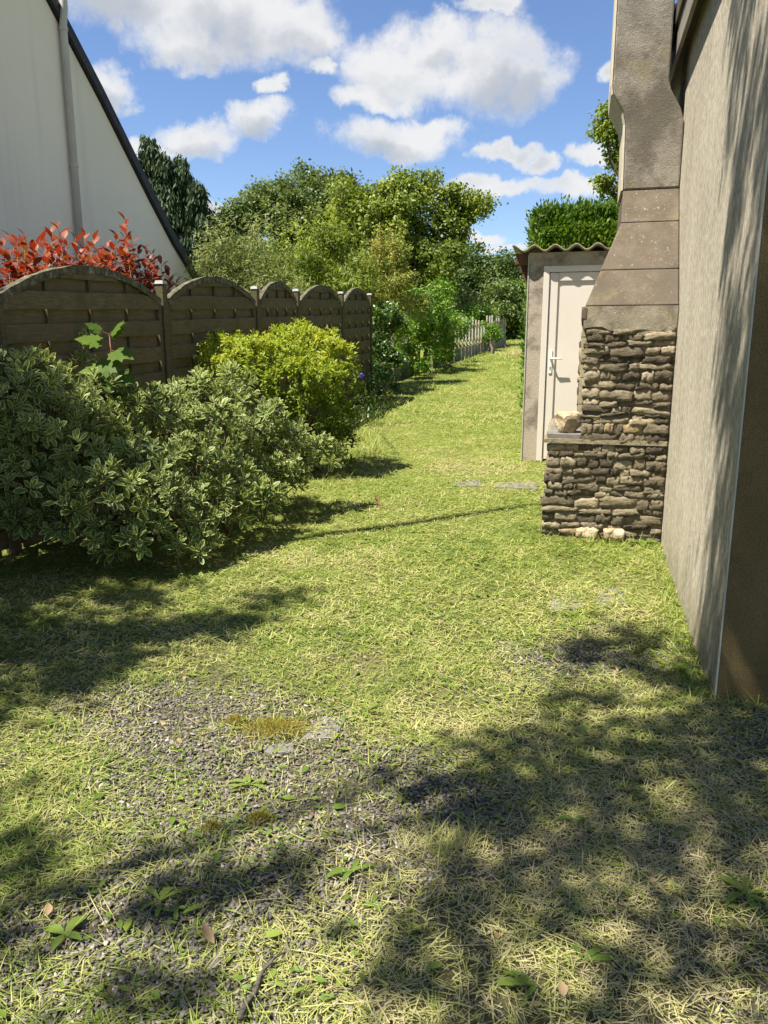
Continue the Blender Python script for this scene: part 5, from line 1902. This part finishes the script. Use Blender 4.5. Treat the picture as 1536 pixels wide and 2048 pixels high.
weed_plant('dandelion_plant', 'small pale weed rosette just below the slate slab', 'weed', 735, 1430, [(30, .06, .35, .8), (-40, .06, .35, .8), (100, .06, .3, .7), (180, .05, .3, .8), (-110, .06, .3, .75)], lobed=True, seed=6)
weed_plant('dandelion_plant', 'low weed rosette on the gravel left of centre', 'weed', 500, 1575, [(20, .06, .35, .85), (70, .07, .28, .8), (110, .06, .3, .85), (-60, .05, .35, .8), (-120, .06, .3, .75)], lobed=True, seed=7)
weed_plant('plantain_plant', 'broad green weed leaves at the foot of the roughcast wall', 'weed', 1375, 1345, [(20, .07, .6, .55), (90, .075, .6, .5), (160, .06, .6, .6), (-60, .06, .6, .5), (-130, .06, .55, .5)], seed=8)
weed_plant('plantain_plant', 'broad green weed leaves at the foot of the barbecue', 'weed', 1285, 1092, [(20, .11, .6, .6), (90, .10, .6, .5), (160, .09, .6, .6), (-60, .09, .6, .55), (-110, .10, .55, .6)], seed=9)
weed_plant('dandelion_plant', 'weed clump with bright leaves at the lower right edge of the frame', 'weed', 1490, 1800, [(40, .07, .4, .8), (-20, .06, .4, .8), (110, .07, .35, .7), (170, .06, .4, .8), (-80, .06, .35, .75), (-140, .05, .4, .7)], lobed=True, seed=12)
weed_plant('plantain_plant', 'flat oval leaf in the shade right of the dry tuft', 'weed', 1148, 1652, [(80, .05, .5, .35), (-80, .04, .5, .4)], seed=10)


def single_leaf(name, label, px, py, L, tv, ang, wd=.7, curl=.3, mat='litter'):
    p = on_ground(px, py)
    p[2] = float(gh(p[0], p[1])) + .018
    T, TF, E = long_leaf(wd, 6, -curl, .5)
    me = mesh_np(name, T * L - np.array([0, L / 2, 0]), TF, {'tint': np.full(len(T), tv)}, smooth=True)
    o = link(name, me, M[mat], None, tuple(p), R(ang))
    o.rotation_euler = (R(12), R(8), R(ang))
    tag(o, label, 'leaf', 'single fallen leaves')


single_leaf('fallen_leaf', 'crumpled tan dry leaf right of the bright yellow-green weed', 415, 1888, .045, .95, 60, .6, .6)
single_leaf('fallen_leaf', 'reddish brown dry leaf in the dark gravel near the left edge', 97, 1832, .028, .75, 20, .8, .3)
single_leaf('fallen_leaf', 'orange-red fallen leaf alone in the middle of the sunlit lawn', 755, 1010, .10, .5, 40, .5, .5)
single_leaf('fallen_leaf', 'tan fallen leaf right of the big dandelion leaf', 1123, 2000, .028, .9, 5, .8, .4)
single_leaf('fallen_leaf', 'small orange fallen leaf in the straw at lower right', 1303, 1862, .02, .6, 70, .8, .4)
